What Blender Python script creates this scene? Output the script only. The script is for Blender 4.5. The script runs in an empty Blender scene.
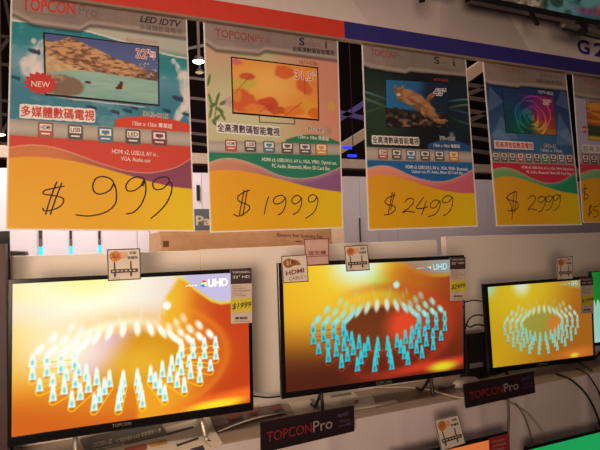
import bpy, math, random
import numpy as np
from mathutils import Vector, Matrix, noise
random.seed(7)
sc = bpy.context.scene
col = sc.collection
CZ = 1.45                                   # eye height

# ------------------------------------------------------------------ camera
YAW, PIT, ROL, FPX = 0.40968, 0.03714, -0.03397, 511.17
cf = np.array([math.sin(YAW)*math.cos(PIT), math.cos(YAW)*math.cos(PIT), math.sin(PIT)])
r0 = np.array([math.cos(YAW), -math.sin(YAW), 0.0]); u0 = np.cross(r0, cf)
cr = r0*math.cos(ROL)+u0*math.sin(ROL); cu = -r0*math.sin(ROL)+u0*math.cos(ROL)
cam_d = bpy.data.cameras.new('camera'); cam = bpy.data.objects.new('camera', cam_d); col.objects.link(cam)
m = Matrix(((cr[0], cu[0], -cf[0], 0), (cr[1], cu[1], -cf[1], 0), (cr[2], cu[2], -cf[2], CZ), (0, 0, 0, 1)))
cam.matrix_world = m
cam_d.sensor_width = 36; cam_d.lens = 36*FPX/600; cam_d.clip_start = .02
sc.camera = cam

def ray(px, py):
    return cf+cr*(px-300)/FPX-cu*(py-225)/FPX
def ony(px, py, Y):                          # surveyed point on the vertical plane y = Y
    d = ray(px, py); p = d/d[1]*Y; return Vector((p[0], p[1], p[2]+CZ))
def onz(px, py, z):                          # surveyed point on the level plane at height z
    d = ray(px, py); p = d*((z-CZ)/d[2]); return Vector((p[0], p[1], z))
def proj(P):
    v = np.array([P[0], P[1], P[2]-CZ]); z = v@cf
    return 300+FPX*(v@cr)/z, 225-FPX*(v@cu)/z

# ------------------------------------------------------------------ materials
def lin(c):
    return tuple((x/12.92 if x <= .04045 else ((x+.055)/1.055)**2.4) for x in c)
def rgb(r, g, b): return lin((r/255, g/255, b/255))
_m = {}
def mat(name, c, rough=.6, metal=0, emit=0, spec=.5, vary=.06, scale=30, bump=0, coat=0):
    if name in _m: return _m[name]
    mt = bpy.data.materials.new(name); mt.use_nodes = True; nt = mt.node_tree
    b = nt.nodes['Principled BSDF']; c4 = (*c, 1)
    b.inputs['Roughness'].default_value = rough; b.inputs['Metallic'].default_value = metal
    b.inputs['Specular IOR Level'].default_value = spec
    b.inputs['Coat Weight'].default_value = coat
    if emit:
        b.inputs['Base Color'].default_value = c4
        b.inputs['Emission Color'].default_value = c4; b.inputs['Emission Strength'].default_value = emit
    else:
        tc = nt.nodes.new('ShaderNodeTexCoord'); n = nt.nodes.new('ShaderNodeTexNoise')
        n.inputs['Scale'].default_value = scale; n.inputs['Detail'].default_value = 4
        nt.links.new(tc.outputs['Object'], n.inputs['Vector'])
        r = nt.nodes.new('ShaderNodeValToRGB')
        r.color_ramp.elements[0].position = .3; r.color_ramp.elements[1].position = .7
        r.color_ramp.elements[0].color = (*[x*(1-vary) for x in c], 1); r.color_ramp.elements[1].color = (*[min(1, x*(1+vary)) for x in c], 1)
        nt.links.new(n.outputs['Fac'], r.inputs['Fac']); nt.links.new(r.outputs['Color'], b.inputs['Base Color'])
        if bump:
            bp = nt.nodes.new('ShaderNodeBump'); bp.inputs['Strength'].default_value = bump; bp.inputs['Distance'].default_value = .005
            nt.links.new(n.outputs['Fac'], bp.inputs['Height']); nt.links.new(bp.outputs['Normal'], b.inputs['Normal'])
    _m[name] = mt; return mt
def mat_print(name, rough=.45, emit=0, coat=0):
    if name in _m: return _m[name]
    mt = bpy.data.materials.new(name); mt.use_nodes = True; nt = mt.node_tree
    b = nt.nodes['Principled BSDF']; a = nt.nodes.new('ShaderNodeVertexColor'); a.layer_name = 'ink'
    b.inputs['Roughness'].default_value = rough; b.inputs['Coat Weight'].default_value = coat; b.inputs['Coat Roughness'].default_value = .25
    if emit:
        b.inputs['Base Color'].default_value = (.01, .01, .01, 1); b.inputs['Specular IOR Level'].default_value = .15
        nt.links.new(a.outputs['Color'], b.inputs['Emission Color']); b.inputs['Emission Strength'].default_value = emit
    else:
        nt.links.new(a.outputs['Color'], b.inputs['Base Color'])
    _m[name] = mt; return mt

white_panel = mat('white_panel', rgb(228, 214, 200), .55, vary=.03, scale=6)
M_black = mat('black_plastic', rgb(30, 27, 25), .35, vary=.1)
M_gloss = mat('gloss_black', rgb(22, 20, 20), .18, vary=.1)
M_shell = mat('tv_shell', rgb(34, 32, 31), .6)
M_paper = mat('paper', rgb(232, 222, 210), .6, vary=.03)
M_ink = mat('marker_ink', rgb(45, 18, 25), .5)
M_print = mat_print('poster_print', .5, coat=.15)
M_tx_white = mat('print_white', rgb(240, 232, 225), .6)
M_tx_grey = mat('print_grey', rgb(120, 108, 100), .6)
M_tx_dark = mat('print_dark', rgb(58, 50, 60), .6)
M_tx_navy = mat('print_navy', rgb(40, 38, 72), .6)
M_tx_red = mat('print_red', rgb(205, 58, 50), .6)
M_tx_fred = mat('print_faded_red', rgb(150, 84, 72), .6)
M_tx_orange = mat('print_orange', rgb(200, 130, 90), .6)
M_tx_brown = mat('print_brown', rgb(110, 60, 48), .6)

# ------------------------------------------------------------------ objects
def link(name, me, parent=None, mats=()):
    o = bpy.data.objects.new(name, me); col.objects.link(o)
    for k in mats: me.materials.append(k)
    if parent: o.parent = parent; o.matrix_parent_inverse = parent.matrix_world.inverted()
    return o
def tag(o, label=None, cat=None, group=None, kind=None):
    if label: o['label'] = label
    if cat: o['category'] = cat
    if group: o['group'] = group
    if kind: o['kind'] = kind
    return o
def thing(name, loc, label, cat, group=None):
    o = bpy.data.objects.new(name, None); col.objects.link(o); o.location = loc; o.empty_display_size = .05
    o.matrix_world = Matrix.Translation(Vector(loc))
    return tag(o, label, cat, group)

class MB:
    def __init__(s): s.v = []; s.f = []; s.mi = []; s.mats = []; s.k = 0
    def m(s, mt):
        if mt not in s.mats: s.mats.append(mt)
        s.k = s.mats.index(mt); return s
    def add(s, vs, fs):
        n = len(s.v); s.v += [tuple(x) for x in vs]
        for f in fs: s.f.append([n+i for i in f]); s.mi.append(s.k)
    def hexa(s, a, b):                       # a, b: two loops of equal length, joined
        n = len(a); fs = [list(range(n))[::-1], [n+i for i in range(n)]]
        fs += [[i, (i+1) % n, n+(i+1) % n, n+i] for i in range(n)]
        s.add(list(a)+list(b), fs)
    def box(s, lo, hi):
        x0, y0, z0 = lo; x1, y1, z1 = hi
        s.hexa([(x0, y0, z0), (x1, y0, z0), (x1, y1, z0), (x0, y1, z0)], [(x0, y0, z1), (x1, y0, z1), (x1, y1, z1), (x0, y1, z1)])
    def beam(s, p, q, w, h=None):
        p = Vector(p); q = Vector(q); d = (q-p).normalized(); up = Vector((0, 0, 1))
        if abs(d.z) > .95: up = Vector((0, 1, 0))
        a = d.cross(up).normalized()*w/2; b = a.cross(d).normalized()*(h or w)/2
        s.hexa([p-a-b, p+a-b, p+a+b, p-a+b], [q-a-b, q+a-b, q+a+b, q-a+b])
    def build(s, name, parent=None, bevel=0, seg=2, smooth=False):
        me = bpy.data.meshes.new(name); me.from_pydata(s.v, [], s.f); me.update()
        for k in s.mats: me.materials.append(k)
        me.polygons.foreach_set('material_index', s.mi)
        if smooth: me.polygons.foreach_set('use_smooth', [True]*len(me.polygons))
        o = link(name, me, parent)
        if bevel:
            md = o.modifiers.new('bevel', 'BEVEL'); md.width = bevel; md.segments = seg; md.limit_method = 'ANGLE'
        return o
def tube_pts(pts, n=6):                      # Catmull-Rom smoothing
    P = [Vector(p) for p in pts]; P = [P[0]*2-P[1]]+P+[P[-1]*2-P[-2]]; out = []
    for i in range(1, len(P)-2):
        for k in range(n):
            t = k/n; a, b, c, d = P[i-1:i+3]
            out.append(.5*((2*b)+(c-a)*t+(2*a-5*b+4*c-d)*t*t+(3*b-a-3*c+d)*t**3))
    out.append(P[-2]); return out
def add_tube(mb, pts, r, sides=8, sm=6):
    P = tube_pts(pts, sm) if sm > 1 else [Vector(p) for p in pts]; rings = []; ref = Vector((.13, .31, .94))
    for i, p in enumerate(P):
        d = (P[min(i+1, len(P)-1)]-P[max(i-1, 0)]).normalized()
        a = d.cross(ref).normalized(); b = d.cross(a)
        rings += [p+(a*math.cos(t*2*math.pi/sides)+b*math.sin(t*2*math.pi/sides))*r for t in range(sides)]
    fs = []
    for i in range(len(P)-1):
        for t in range(sides):
            t2 = (t+1) % sides; fs.append([i*sides+t, i*sides+t2, (i+1)*sides+t2, (i+1)*sides+t])
    fs += [list(range(sides))[::-1], [(len(P)-1)*sides+t for t in range(sides)]]
    mb.add(rings, fs)
def cable(name, pts, r, mt, label, group=None):
    b = MB().m(mt); add_tube(b, pts, r); o = b.build(name, smooth=True); return tag(o, label, 'cable', group)

# a flat four-cornered surface standing in the room, with its own (u, v) from the bottom left
class Quad:
    def __init__(s, TL, TR, BR, BL):
        s.c = [Vector(x) for x in (TL, TR, BR, BL)]
        s.ax = ((s.c[1]-s.c[0])+(s.c[2]-s.c[3]))/2; s.up = ((s.c[0]-s.c[3])+(s.c[1]-s.c[2]))/2
        s.W = s.ax.length; s.H = s.up.length
        s.n = s.ax.cross(s.up).normalized()           # towards the viewer side
        if s.n.y > 0: s.n = -s.n
    def pt(s, u, v, off=0):
        TL, TR, BR, BL = s.c
        return (BL*(1-u)+BR*u)*(1-v)+(TL*(1-u)+TR*u)*v+s.n*off
    def inv(s, px, py):
        u = v = .5
        for _ in range(6):
            x, y = proj(s.pt(u, v)); e = 1e-3
            xu, yu = proj(s.pt(u+e, v)); xv, yv = proj(s.pt(u, v+e))
            a, b, c, d = (xu-x)/e, (xv-x)/e, (yu-y)/e, (yv-y)/e; D = a*d-b*c
            rx, ry = px-x, py-y
            u += (d*rx-b*ry)/D; v += (a*ry-c*rx)/D
        return u, v
    def sub(s, pts):                          # smaller quad on this one, given TL TR BR BL in surveyed pixels
        return Quad(*[s.pt(*s.inv(*p)) for p in pts])
    def subuv(s, u0, v0, u1, v1, off=0):
        return Quad(s.pt(u0, v1, off), s.pt(u1, v1, off), s.pt(u1, v0, off), s.pt(u0, v0, off))
    def slab(s, mb, f, b):                    # solid from front offset f to back offset b
        q = [s.pt(0, 0, f), s.pt(1, 0, f), s.pt(1, 1, f), s.pt(0, 1, f)]
        r = [s.pt(0, 0, b), s.pt(1, 0, b), s.pt(1, 1, b), s.pt(0, 1, b)]
        mb.hexa(q, r)
    def poly(s, mb, uv, off):
        mb.add([s.pt(u, v, off) for u, v in uv], [list(range(len(uv)))])
    def polypx(s, mb, px, off): s.poly(mb, [s.inv(*p) for p in px], off)
    def rect(s, mb, u0, v0, u1, v1, off): s.poly(mb, [(u0, v0), (u1, v0), (u1, v1), (u0, v1)], off)
    def frame(s, mb, bu, bv, off):            # border ring
        s.rect(mb, 0, 0, 1, bv, off); s.rect(mb, 0, 1-bv, 1, 1, off); s.rect(mb, 0, bv, bu, 1-bv, off); s.rect(mb, 1-bu, bv, 1, 1-bv, off)
    def disc(s, mb, cu_, cv_, r, off, n=16, ratio=1):
        s.poly(mb, [(cu_+r*math.cos(t*2*math.pi/n)/s.W*ratio, cv_+r*math.sin(t*2*math.pi/n)/s.H) for t in range(n)], off)
    def raster(s, name, parent, nx, ny, fn, off, mt, u0=0, v0=0, u1=1, v1=1):
        U, V = np.meshgrid(np.linspace(u0, u1, nx+1), np.linspace(v0, v1, ny+1))
        TL, TR, BR, BL = [np.array(c) for c in s.c]
        P = ((1-V)*(1-U))[..., None]*BL+((1-V)*U)[..., None]*BR+(V*(1-U))[..., None]*TL+(V*U)[..., None]*TR+np.array(s.n)*off
        me = bpy.data.meshes.new(name)
        i = np.arange(nx*ny); a = (i//nx)*(nx+1)+i % nx
        F = np.stack([a, a+1, a+nx+2, a+nx+1], 1)
        me.vertices.add((nx+1)*(ny+1)); me.vertices.foreach_set('co', P.astype(np.float32).ravel())
        me.loops.add(nx*ny*4); me.loops.foreach_set('vertex_index', F.astype(np.int32).ravel())
        me.polygons.add(nx*ny); me.polygons.foreach_set('loop_start', (np.arange(nx*ny)*4).astype(np.int32))
        me.update(calc_edges=True)
        C = np.clip(fn((U-u0)/(u1-u0), (V-v0)/(v1-v0)), 0, 1)
        C = np.where(C <= .04045, C/12.92, ((C+.055)/1.055)**2.4)
        at = me.color_attributes.new('ink', 'FLOAT_COLOR', 'POINT')
        at.data.foreach_set('color', np.concatenate([C, np.ones(C.shape[:2]+(1,))], -1).astype(np.float32).ravel())
        o = link(name, me, parent, [mt]); return o

_tx = {}
def text_mesh(body, bold, sh):
    k = (body, bold, sh)
    if k not in _tx:
        c = bpy.data.curves.new('t', 'FONT'); c.body = body; c.offset = bold; c.shear = sh; c.resolution_u = 3; c.fill_mode = 'FRONT'
        o = bpy.data.objects.new('t', c); col.objects.link(o)
        dg = bpy.context.evaluated_depsgraph_get(); me = o.evaluated_get(dg).to_mesh()
        vs = np.array([v.co[:2] for v in me.vertices]); fs = [list(p.vertices) for p in me.polygons]
        o.evaluated_get(dg).to_mesh_clear(); bpy.data.objects.remove(o); bpy.data.curves.remove(c)
        _tx[k] = (vs, fs)
    return _tx[k]
def text(mb, q, body, L, R, h, mt, off=.0006, bold=.0, outline=None, sh=0, ow=.045):
    """writing on quad q; L, R: centre-height points of its two ends, h: height (all as surveyed pixels)"""
    uL, vL = q.inv(*L); uR, vR = q.inv(*R)
    um, vm = q.inv((L[0]+R[0])/2, (L[1]+R[1])/2-h/2); un, vn = q.inv((L[0]+R[0])/2, (L[1]+R[1])/2+h/2)
    hv = abs(vm-vn)
    if len(body) == 0: return
    base = text_mesh(body, bold, sh)[0]
    x0, x1, y0, y1 = base[:, 0].min(), base[:, 0].max(), base[:, 1].min(), base[:, 1].max()
    cjk = any(ord(c_) > 0x2e80 for c_ in body); jobs = []
    if cjk:
        if outline:
            mb.m(outline); n = len(body); kx = .10/n
            for i in range(n):                # white halo: one soft-cornered patch behind each character
                s0, s1 = i/n-kx, (i+1)/n+kx; sc_, sr = (s0+s1)/2, (s1-s0)/2
                P = []
                for j in range(12):
                    a = math.pi/12+j*math.pi/6; c_, d_ = math.cos(a), math.sin(a); m_ = max(abs(c_), abs(d_))**.75
                    P.append((sc_+sr*c_/m_, .64*d_/m_))
                mb.add([q.pt(uL+(uR-uL)*a, vL+(vR-vL)*a+b*hv, off+.00003*i) for a, b in P], [list(range(12))])
        w = .022*(x1-x0)/len(body) if bold else 0
        jobs = [(0, mt, off+(.0007 if outline else 0)+k*.00005, dx, dy) for k, (dx, dy) in enumerate(((0, 0), (w, 0), (-w, 0), (0, w), (0, -w)) if bold else ((0, 0),))]
    else:
        jobs = ([(bold+ow, outline, off, 0, 0)] if outline else [])+[(bold, mt, off+(.0003 if outline else 0), 0, 0)]
    for (bb, mm, oo, ddx, ddy) in jobs:
        vs, fs = text_mesh(body, bb, sh); mb.m(mm); out = []
        for x, y in vs:
            s = (x+ddx-x0)/(x1-x0); t = (y+ddy-y0)/(y1-y0)-.5
            out.append(q.pt(uL+(uR-uL)*s, vL+(vR-vL)*s+t*hv, oo))
        mb.add(out, fs)

# numpy painters' helpers
def C(r, g, b): return np.array([r, g, b])/255.
def sm(a, b, x): t = np.clip((x-a)/(b-a), 0, 1); return t*t*(3-2*t)
def mixc(A, B, t): return A*(1-t[..., None])+B*t[..., None]
def base(U, c): return np.ones(U.shape+(3,))*c
def fbm(U, V, sc_, seed=0, octv=4):
    rs = np.random.RandomState(seed); out = np.zeros_like(U); amp = .5; tot = 0
    for o in range(octv):
        g = rs.rand(64, 64); x = U*sc_*2**o; y = V*sc_*2**o
        xi = np.floor(x).astype(int); yi = np.floor(y).astype(int); fx = x-xi; fy = y-yi
        fx = fx*fx*(3-2*fx); fy = fy*fy*(3-2*fy); xi %= 63; yi %= 63
        out += amp*((g[yi, xi]*(1-fx)+g[yi, xi+1]*fx)*(1-fy)+(g[yi+1, xi]*(1-fx)+g[yi+1, xi+1]*fx)*fy); tot += amp; amp *= .5
    return out/tot
def blob(U, V, x, y, rx, ry, ang=0, soft=.25):
    a = math.radians(ang); dx = U-x; dy = V-y
    X = (dx*math.cos(a)+dy*math.sin(a))/rx; Y = (-dx*math.sin(a)+dy*math.cos(a))/ry
    return 1-sm(1-soft, 1+soft, np.sqrt(X*X+Y*Y))

# ================================================================== printed posters
def header(U, V, hl, Wd=1):
    """brushed grey title strip with its stepped lower edge; hl = np array of (u, v)"""
    b = np.interp(U, hl[:, 0], hl[:, 1])
    d = V-b
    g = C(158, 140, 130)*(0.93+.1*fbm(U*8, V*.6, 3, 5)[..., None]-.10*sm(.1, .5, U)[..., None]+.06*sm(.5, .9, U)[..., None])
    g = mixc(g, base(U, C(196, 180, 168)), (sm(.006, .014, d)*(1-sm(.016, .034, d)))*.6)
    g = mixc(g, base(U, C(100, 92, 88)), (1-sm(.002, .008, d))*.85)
    return g, sm(-.001, .001, d), 1-sm(-.03, 0, -(-d)) if False else d
def curve_uv(q, pts):
    return np.array(sorted([q.inv(*p) for p in pts]))
def smooth_interp(U, a):
    xs = np.linspace(a[0, 0]-.05, a[-1, 0]+.05, 200); ys = np.interp(xs, a[:, 0], a[:, 1])
    k = np.hanning(25); k /= k.sum(); ys = np.convolve(np.pad(ys, 12, 'edge'), k, 'valid')
    return np.interp(U, xs, ys)
def poster_fn(q, hl, strip, wave, yel, bg, cup, band0, band1, mesh=False):
    hl = curve_uv(q, hl); wave = curve_uv(q, wave); yel = curve_uv(q, yel)
    st = curve_uv(q, strip[0]); sb = curve_uv(q, strip[1])
    bu, bv = .0035/q.W, .0035/q.H
    def fn(U, V):
        A = bg(U, V)
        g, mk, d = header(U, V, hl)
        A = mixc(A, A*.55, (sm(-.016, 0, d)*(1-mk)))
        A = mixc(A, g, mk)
        t, b = np.interp(U, st[:, 0], st[:, 1]), np.interp(U, sb[:, 0], sb[:, 1])
        s = sm(-.001, .001, t-V)
        strip_c = mixc(base(U, C(190, 180, 168)), base(U, C(150, 138, 130)), np.abs((V-(t+b)/2)/(t-b)*2)**2*.8)
        A = mixc(A, strip_c, s)
        A = mixc(A, base(U, cup), sm(-.001, .001, b-V))
        w = smooth_interp(U, wave); y = smooth_interp(U, yel)
        bd = mixc(base(U, band0), base(U, band1), sm(.15, .75, U))
        if mesh:
            ln = .5+.5*np.sin((U*150+V*20)*2*math.pi*.55); bd = mixc(bd, base(U, C(225, 160, 90)), ln*.5*(1-sm(.2, .5, U)*.7))
        else:
            bd = mixc(bd, base(U, C(225, 190, 170)), .35*sm(-.03, 0, V-w)+.08*np.sin((V-w)*900))
        A = mixc(A, bd, sm(-.001, .001, w-V))
        A = mixc(A, base(U, C(238, 205, 180)), (1-sm(.0012, .0032, np.abs(V-w)))*.6)
        Y = mixc(base(U, C(232, 172, 22)), base(U, C(236, 200, 18)), sm(.45, 1, U))
        Y = mixc(Y, base(U, C(238, 160, 50)), .5*sm(y.mean()*.4, y.mean(), V)*(1-sm(.2, .5, U)))
        A = mixc(A, Y, sm(-.001, .004, y-V))
        e = np.minimum(np.minimum(U/bu, (1-U)/bu), np.minimum(V/bv, (1-V)/bv))
        return mixc(base(U, C(240, 232, 226)), A, sm(.9, 1.1, e))
    return fn

def marks(mb, q, strokes, f, ox, oy, w=.0028, off=.0012):
    """felt-pen strokes written on a sheet"""
    mb.m(M_ink)
    for s in strokes:
        P = [q.pt(*q.inv(ox+x/f, oy+y/f), off) for x, y in s]
        P = tube_pts(P, 5)
        n = len(P)
        for i in range(n-1):
            d = (P[i+1]-P[i]); 
            if d.length < 1e-6: continue
            d.normalize(); a = q.n.cross(d)*w/2
            e = d*w*.3
            mb.add([P[i]-a-e, P[i+1]-a+e, P[i+1]+a+e, P[i]+a-e], [[0, 1, 2, 3]])
def write(q, t, strokes, f, ox, oy, w=.0028, nd=0):
    if nd: b = MB(); marks(b, q, strokes[:nd], f, ox, oy, w); b.build('written_dollar_sign', t)
    if strokes[nd:]: b = MB(); marks(b, q, strokes[nd:], f, ox, oy, w); b.build('written_price', t)
def icon(q, parent, x, y, w, h, c_lo, word=None, mark=None):
    """one feature icon, a rounded white tile with a coloured foot"""
    b = MB(); u, v = q.inv(x, y); mpp = q.W/abs(q.inv(x+10, y)[0]-q.inv(x, y)[0])/10*0
    du = abs(q.inv(x+w/2, y)[0]-q.inv(x-w/2, y)[0])/2; dv = abs(q.inv(x, y-h/2)[1]-q.inv(x, y+h/2)[1])/2
    def rr(f, k=.25):
        P = []
        for sx, sy in ((1, 1), (-1, 1), (-1, -1), (1, -1)):
            for i in range(4):
                a = math.atan2(sy, sx)-math.pi/4+i*math.pi/6
                P.append((u+du*f*(sx*(1-k)+k*math.cos(a)), v+dv*f*(sy*(1-k)+k*math.sin(a))))
        return P
    b.m(M_tx_grey); q.poly(b, rr(1.08), .0005)
    b.m(c_lo); q.poly(b, rr(.95), .0007)
    b.m(M_tx_white); q.rect(b, u-du*.8, v-dv*.1, u+du*.8, v+dv*.8, .0009)
    b.m(c_lo if mark is None else mark)
    if word:
        text(b, q, word, (x-w*.33, y-h*.17), (x+w*.33, y-h*.17), h*.3, M_tx_brown, off=.0011, bold=.02)
    else:
        q.rect(b, u-du*.5, v+dv*.15, u+du*.5, v+dv*.6, .0011)
        b.m(M_tx_dark); q.rect(b, u-du*.2, v+dv*.0, u+du*.2, v+dv*.12, .0011)
    b.m(M_tx_white); q.rect(b, u-du*.6, v-dv*.62, u+du*.6, v-dv*.42, .0011)
    return b.build('icon', parent)
I_red = mat('icon_red', rgb(190, 90, 80)); I_grey = mat('icon_grey', rgb(95, 85, 82)); I_blue = mat('icon_blue', rgb(80, 130, 160))
I_mar = mat('icon_maroon', rgb(130, 60, 75)); I_or = mat('icon_orange', rgb(230, 150, 50)); I_green = mat('icon_green', rgb(60, 150, 120))

def poster(px, Yt, Yb, label):
    """px: TL TR BR BL of the sheet as surveyed; top edge is tucked up behind the header board"""
    TL, TR, BR, BL = px
    q0 = Quad(ony(*TL, Yt), ony(*TR, Yt), ony(*BR, Yb), ony(*BL, Yb))
    zt = CZ+.586
    kl = (zt-q0.c[3].z)/(q0.c[0].z-q0.c[3].z); kr = (zt-q0.c[2].z)/(q0.c[1].z-q0.c[2].z)
    q = Quad(q0.c[3].lerp(q0.c[0], kl), q0.c[2].lerp(q0.c[1], kr), q0.c[2], q0.c[3])
    t = thing('price_poster', (q.c[3]+q.c[2])/2, label, 'poster', 'price posters hanging from the header board')
    return q, t
def sheet(q, t, fn, nx=150, ny=200):
    b = MB().m(M_paper); q.slab(b, 0, -.0012); s = b.build('sheet', t)
    q.raster('printed_face', s, nx, ny, fn, .0003, M_print)
def product(q, t, px, fn, nx=100, ny=70, bez=.006):
    s = q.sub(px); b = MB().m(M_gloss); s.slab(b, .0006, .0004)
    o = b.build('product_picture', t)
    bu, bv = bez/s.W*.6, bez/s.H*.6
    s.subuv(bu, bv*1.3, 1-bu, 1-bv).raster('picture', o, nx, ny, fn, .0009, M_print)
    return s, o

# ---- 1: sea poster, $999
P1, T1 = poster([(10.6, 5), (186.8, 17), (194.9, 231.5), (5.4, 230)], 1.256, 1.205,
    'teal poster priced $999 with a mountain lake picture and red NEW badge')
def bg1(U, V):
    A = mixc(base(U, C(205, 200, 182)), base(U, C(186, 190, 178)), U)
    top = .855-.055*U+.02*np.sin(U*5)
    sea = mixc(base(U, C(40, 138, 150)), base(U, C(120, 165, 185)), sm(.06, .16, top-V)*(.7+.3*fbm(U, V, 9, 3)))
    sea = mixc(sea, base(U, C(45, 120, 145)), sm(.70, .55, V)*.8)
    sea = mixc(sea, base(U, C(170, 200, 205)), sm(.56, .8, fbm(U+.3, V*2, 14, 8))*.35)
    A = mixc(A, base(U, C(110, 160, 135)), sm(-.03, .0, top-V)*sm(.7, .95, U))
    A = mixc(A, sea, sm(0, .003, top-V))
    A = mixc(A, base(U, C(235, 232, 225)), (1-sm(.002, .005, np.abs(top-V))))
    W = base(U, C(236, 226, 222))
    for x, y, rx, ry, a in ((.16, .76, .022, .03, -30), (.13, .70, .035, .05, 10), (.10, .66, .04, .04, 30), (.15, .64, .05, .03, 0), (.07, .69, .02, .014, 40), (.12, .78, .012, .012, 0),
                            (.935, .72, .013, .035, 20), (.96, .66, .02, .06, 0), (.97, .58, .02, .06, -15), (.93, .52, .02, .045, -35), (.905, .76, .012, .012, 0), (.955, .70, .03, .014, 30), (.985, .62, .02, .1, 0)):
        n = (fbm(U, V, 40, 2)-.5)*.9
        A = mixc(A, W, blob(U, V, x, y, rx*1.15, ry*1.1, a, .35)*np.clip(.8+n, 0, 1))
    for x, y, s in ((.12, .735, 1.1), (.03, .615, .8), (.20, .595, 1.2), (.92, .59, 1.2), (.85, .53, .9), (.97, .52, .9), (.42, .515, 1), (.30, .545, .7), (.44, .565, .6), (.55, .505, .9), (.66, .53, .8), (.62, .515, .9)):
        A = mixc(A, base(U, C(22, 58, 82)), blob(U, V, x, y, .026*s, .009*s, -10, .3)*.9)
        A = mixc(A, base(U, C(22, 58, 82)), blob(U, V, x+.024*s, y-.003, .008*s, .011*s, 0, .3)*.9)
    A = mixc(A, base(U, C(225, 215, 210)), (1-sm(.001, .003, np.abs(V-(.552-.02*U))))*sm(.2, .3, U)*(1-sm(.7, .75, U)))
    rib = .470+.028*np.sin(np.clip((U-.55)/.45, 0, 1)*math.pi)**.6
    A = mixc(A, base(U, C(214, 70, 45)), sm(0, .003, rib-V)*sm(.545, .56, U))
    return A
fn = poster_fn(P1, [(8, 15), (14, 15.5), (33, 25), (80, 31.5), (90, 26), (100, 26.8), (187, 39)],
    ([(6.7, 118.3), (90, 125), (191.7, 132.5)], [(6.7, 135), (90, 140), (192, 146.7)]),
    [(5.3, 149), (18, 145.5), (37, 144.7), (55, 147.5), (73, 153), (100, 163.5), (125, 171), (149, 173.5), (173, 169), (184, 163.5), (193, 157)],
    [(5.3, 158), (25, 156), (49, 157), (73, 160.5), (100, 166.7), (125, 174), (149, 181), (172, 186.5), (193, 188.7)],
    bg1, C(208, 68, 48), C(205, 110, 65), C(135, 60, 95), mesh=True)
sheet(P1, T1, fn, 210, 270)
def lake(U, V):
    A = mixc(base(U, C(110, 132, 175)), base(U, C(80, 95, 150)), V)
    rid = np.interp(U, [0, .05, .1, .2, .3, .45, .6, .75, .88, 1], [.93, .86, .9, .985, .93, .84, .72, .66, .60, .56])+.03*(fbm(U, V*0, 16, 3)-.5)
    n = fbm(U*1.2+V*.5, V*1.6-U*.5, 17, 6, 5)
    rk = mixc(base(U, C(112, 74, 52)), base(U, C(212, 164, 118)), sm(.25, .62, n))
    rk = mixc(rk, base(U, C(222, 190, 145)), sm(.0, .06, .70-.75*U-V)*.75)
    rk = mixc(rk, base(U, C(96, 66, 48)), (1-sm(0, .03, np.abs(V-(.78-.9*U))))*.5)
    rk = mixc(rk, base(U, C(70, 56, 62)), sm(.72, 1, U)*.75)
    A = mixc(A, rk, sm(-.004, .004, rid-V))
    sh = np.interp(U, [0, .1, .25, .4, 1], [.36, .40, .44, .45, .40])
    w = mixc(base(U, C(118, 172, 165)), base(U, C(160, 198, 182)), fbm(U, V*4, 5, 9))
    w = mixc(w, base(U, C(190, 215, 200)), sm(.0, .3, V)*.25)
    A = mixc(A, w, sm(-.003, .006, sh-V))
    A = mixc(A, base(U, C(128, 100, 78)), blob(U, V+.05*(n-.5), .15, .16, .17, .17, -40, .15)*.9)
    A = mixc(A, base(U, C(176, 148, 116)), blob(U, V, .05, .28, .09, .11, -60, .3)*sm(.4, .6, n))
    A = mixc(A, base(U, C(60, 44, 40)), blob(U, V, .355, .255, .028, .022, 0, .3))
    for x, y, rx, ry in ((.655, .30, .016, .032), (.645, .24, .026, .045), (.62, .21, .02, .022)):
        A = mixc(A, base(U, C(78, 42, 30)), blob(U, V, x, y, rx, ry, 0, .25))
    A = mixc(A, base(U, C(225, 160, 130)), blob(U, V, .675, .235, .016, .022, 0, .4))
    rs = np.random.RandomState(4)
    for i in range(34): A = mixc(A, base(U, C(232, 226, 226)), blob(U, V, .80+.2*rs.rand(), .42+.42*rs.rand(), .0055, .0085, 0, .4)*.85)
    return A
s, o = product(P1, T1, [(43, 32), (159, 46.3), (159.6, 106.5), (44.8, 95.5)], lake, 170, 100)
b = MB()
text(b, P1, 'TOPCON', (22, 3.5), (75, 9), 12.5, M_tx_red, bold=.02); text(b, P1, 'Pro', (79, 10), (97, 12.5), 10.5, M_tx_grey)
text(b, P1, 'www.topcon.com.hk', (25, 12), (75, 17.5), 4.2, M_tx_grey)
b.build('brand_lettering', T1); b = MB()
text(b, P1, 'LED IDTV', (139.5, 18.7), (181.5, 24.5), 6.6, M_tx_dark, bold=.03, sh=.3)
text(b, P1, '多媒體數碼電視', (139.5, 26.5), (182, 31.7), 6, M_tx_grey, bold=.02)
b.build('series_lettering', T1); b = MB()
text(b, P1, 'AigoLED32HA', (125.5, 39.5), (158.5, 43.2), 4.6, M_tx_orange)
b.build('model_number', T1); b = MB()
text(b, P1, 'DLS-4015', (143.5, 113.5), (168, 116.5), 4.5, M_tx_brown, outline=M_tx_white)
text(b, P1, '12bit x 12bit 專業級', (132.5, 123), (172.5, 126.5), 5.2, M_tx_white, bold=.02)
b.build('ribbon_text', T1); b = MB()
text(b, P1, 'HDMI x2, USB2.0, AV in ,', (112, 151.5), (158, 155), 5, M_tx_white); text(b, P1, 'VGA, Audio out', (121, 158.7), (150.5, 161), 4.6, M_tx_white)
b.build('specification_text', T1)
b = MB(); text(b, P1, '32"', (136, 53.2), (150, 54.8), 9.5, M_tx_red, outline=M_tx_white, bold=.0, off=.0014); text(b, P1, '吋', (150, 54.5), (155, 55), 5, M_tx_red, outline=M_tx_white, off=.0014)
b.build('screen_size_print', T1)
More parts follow.
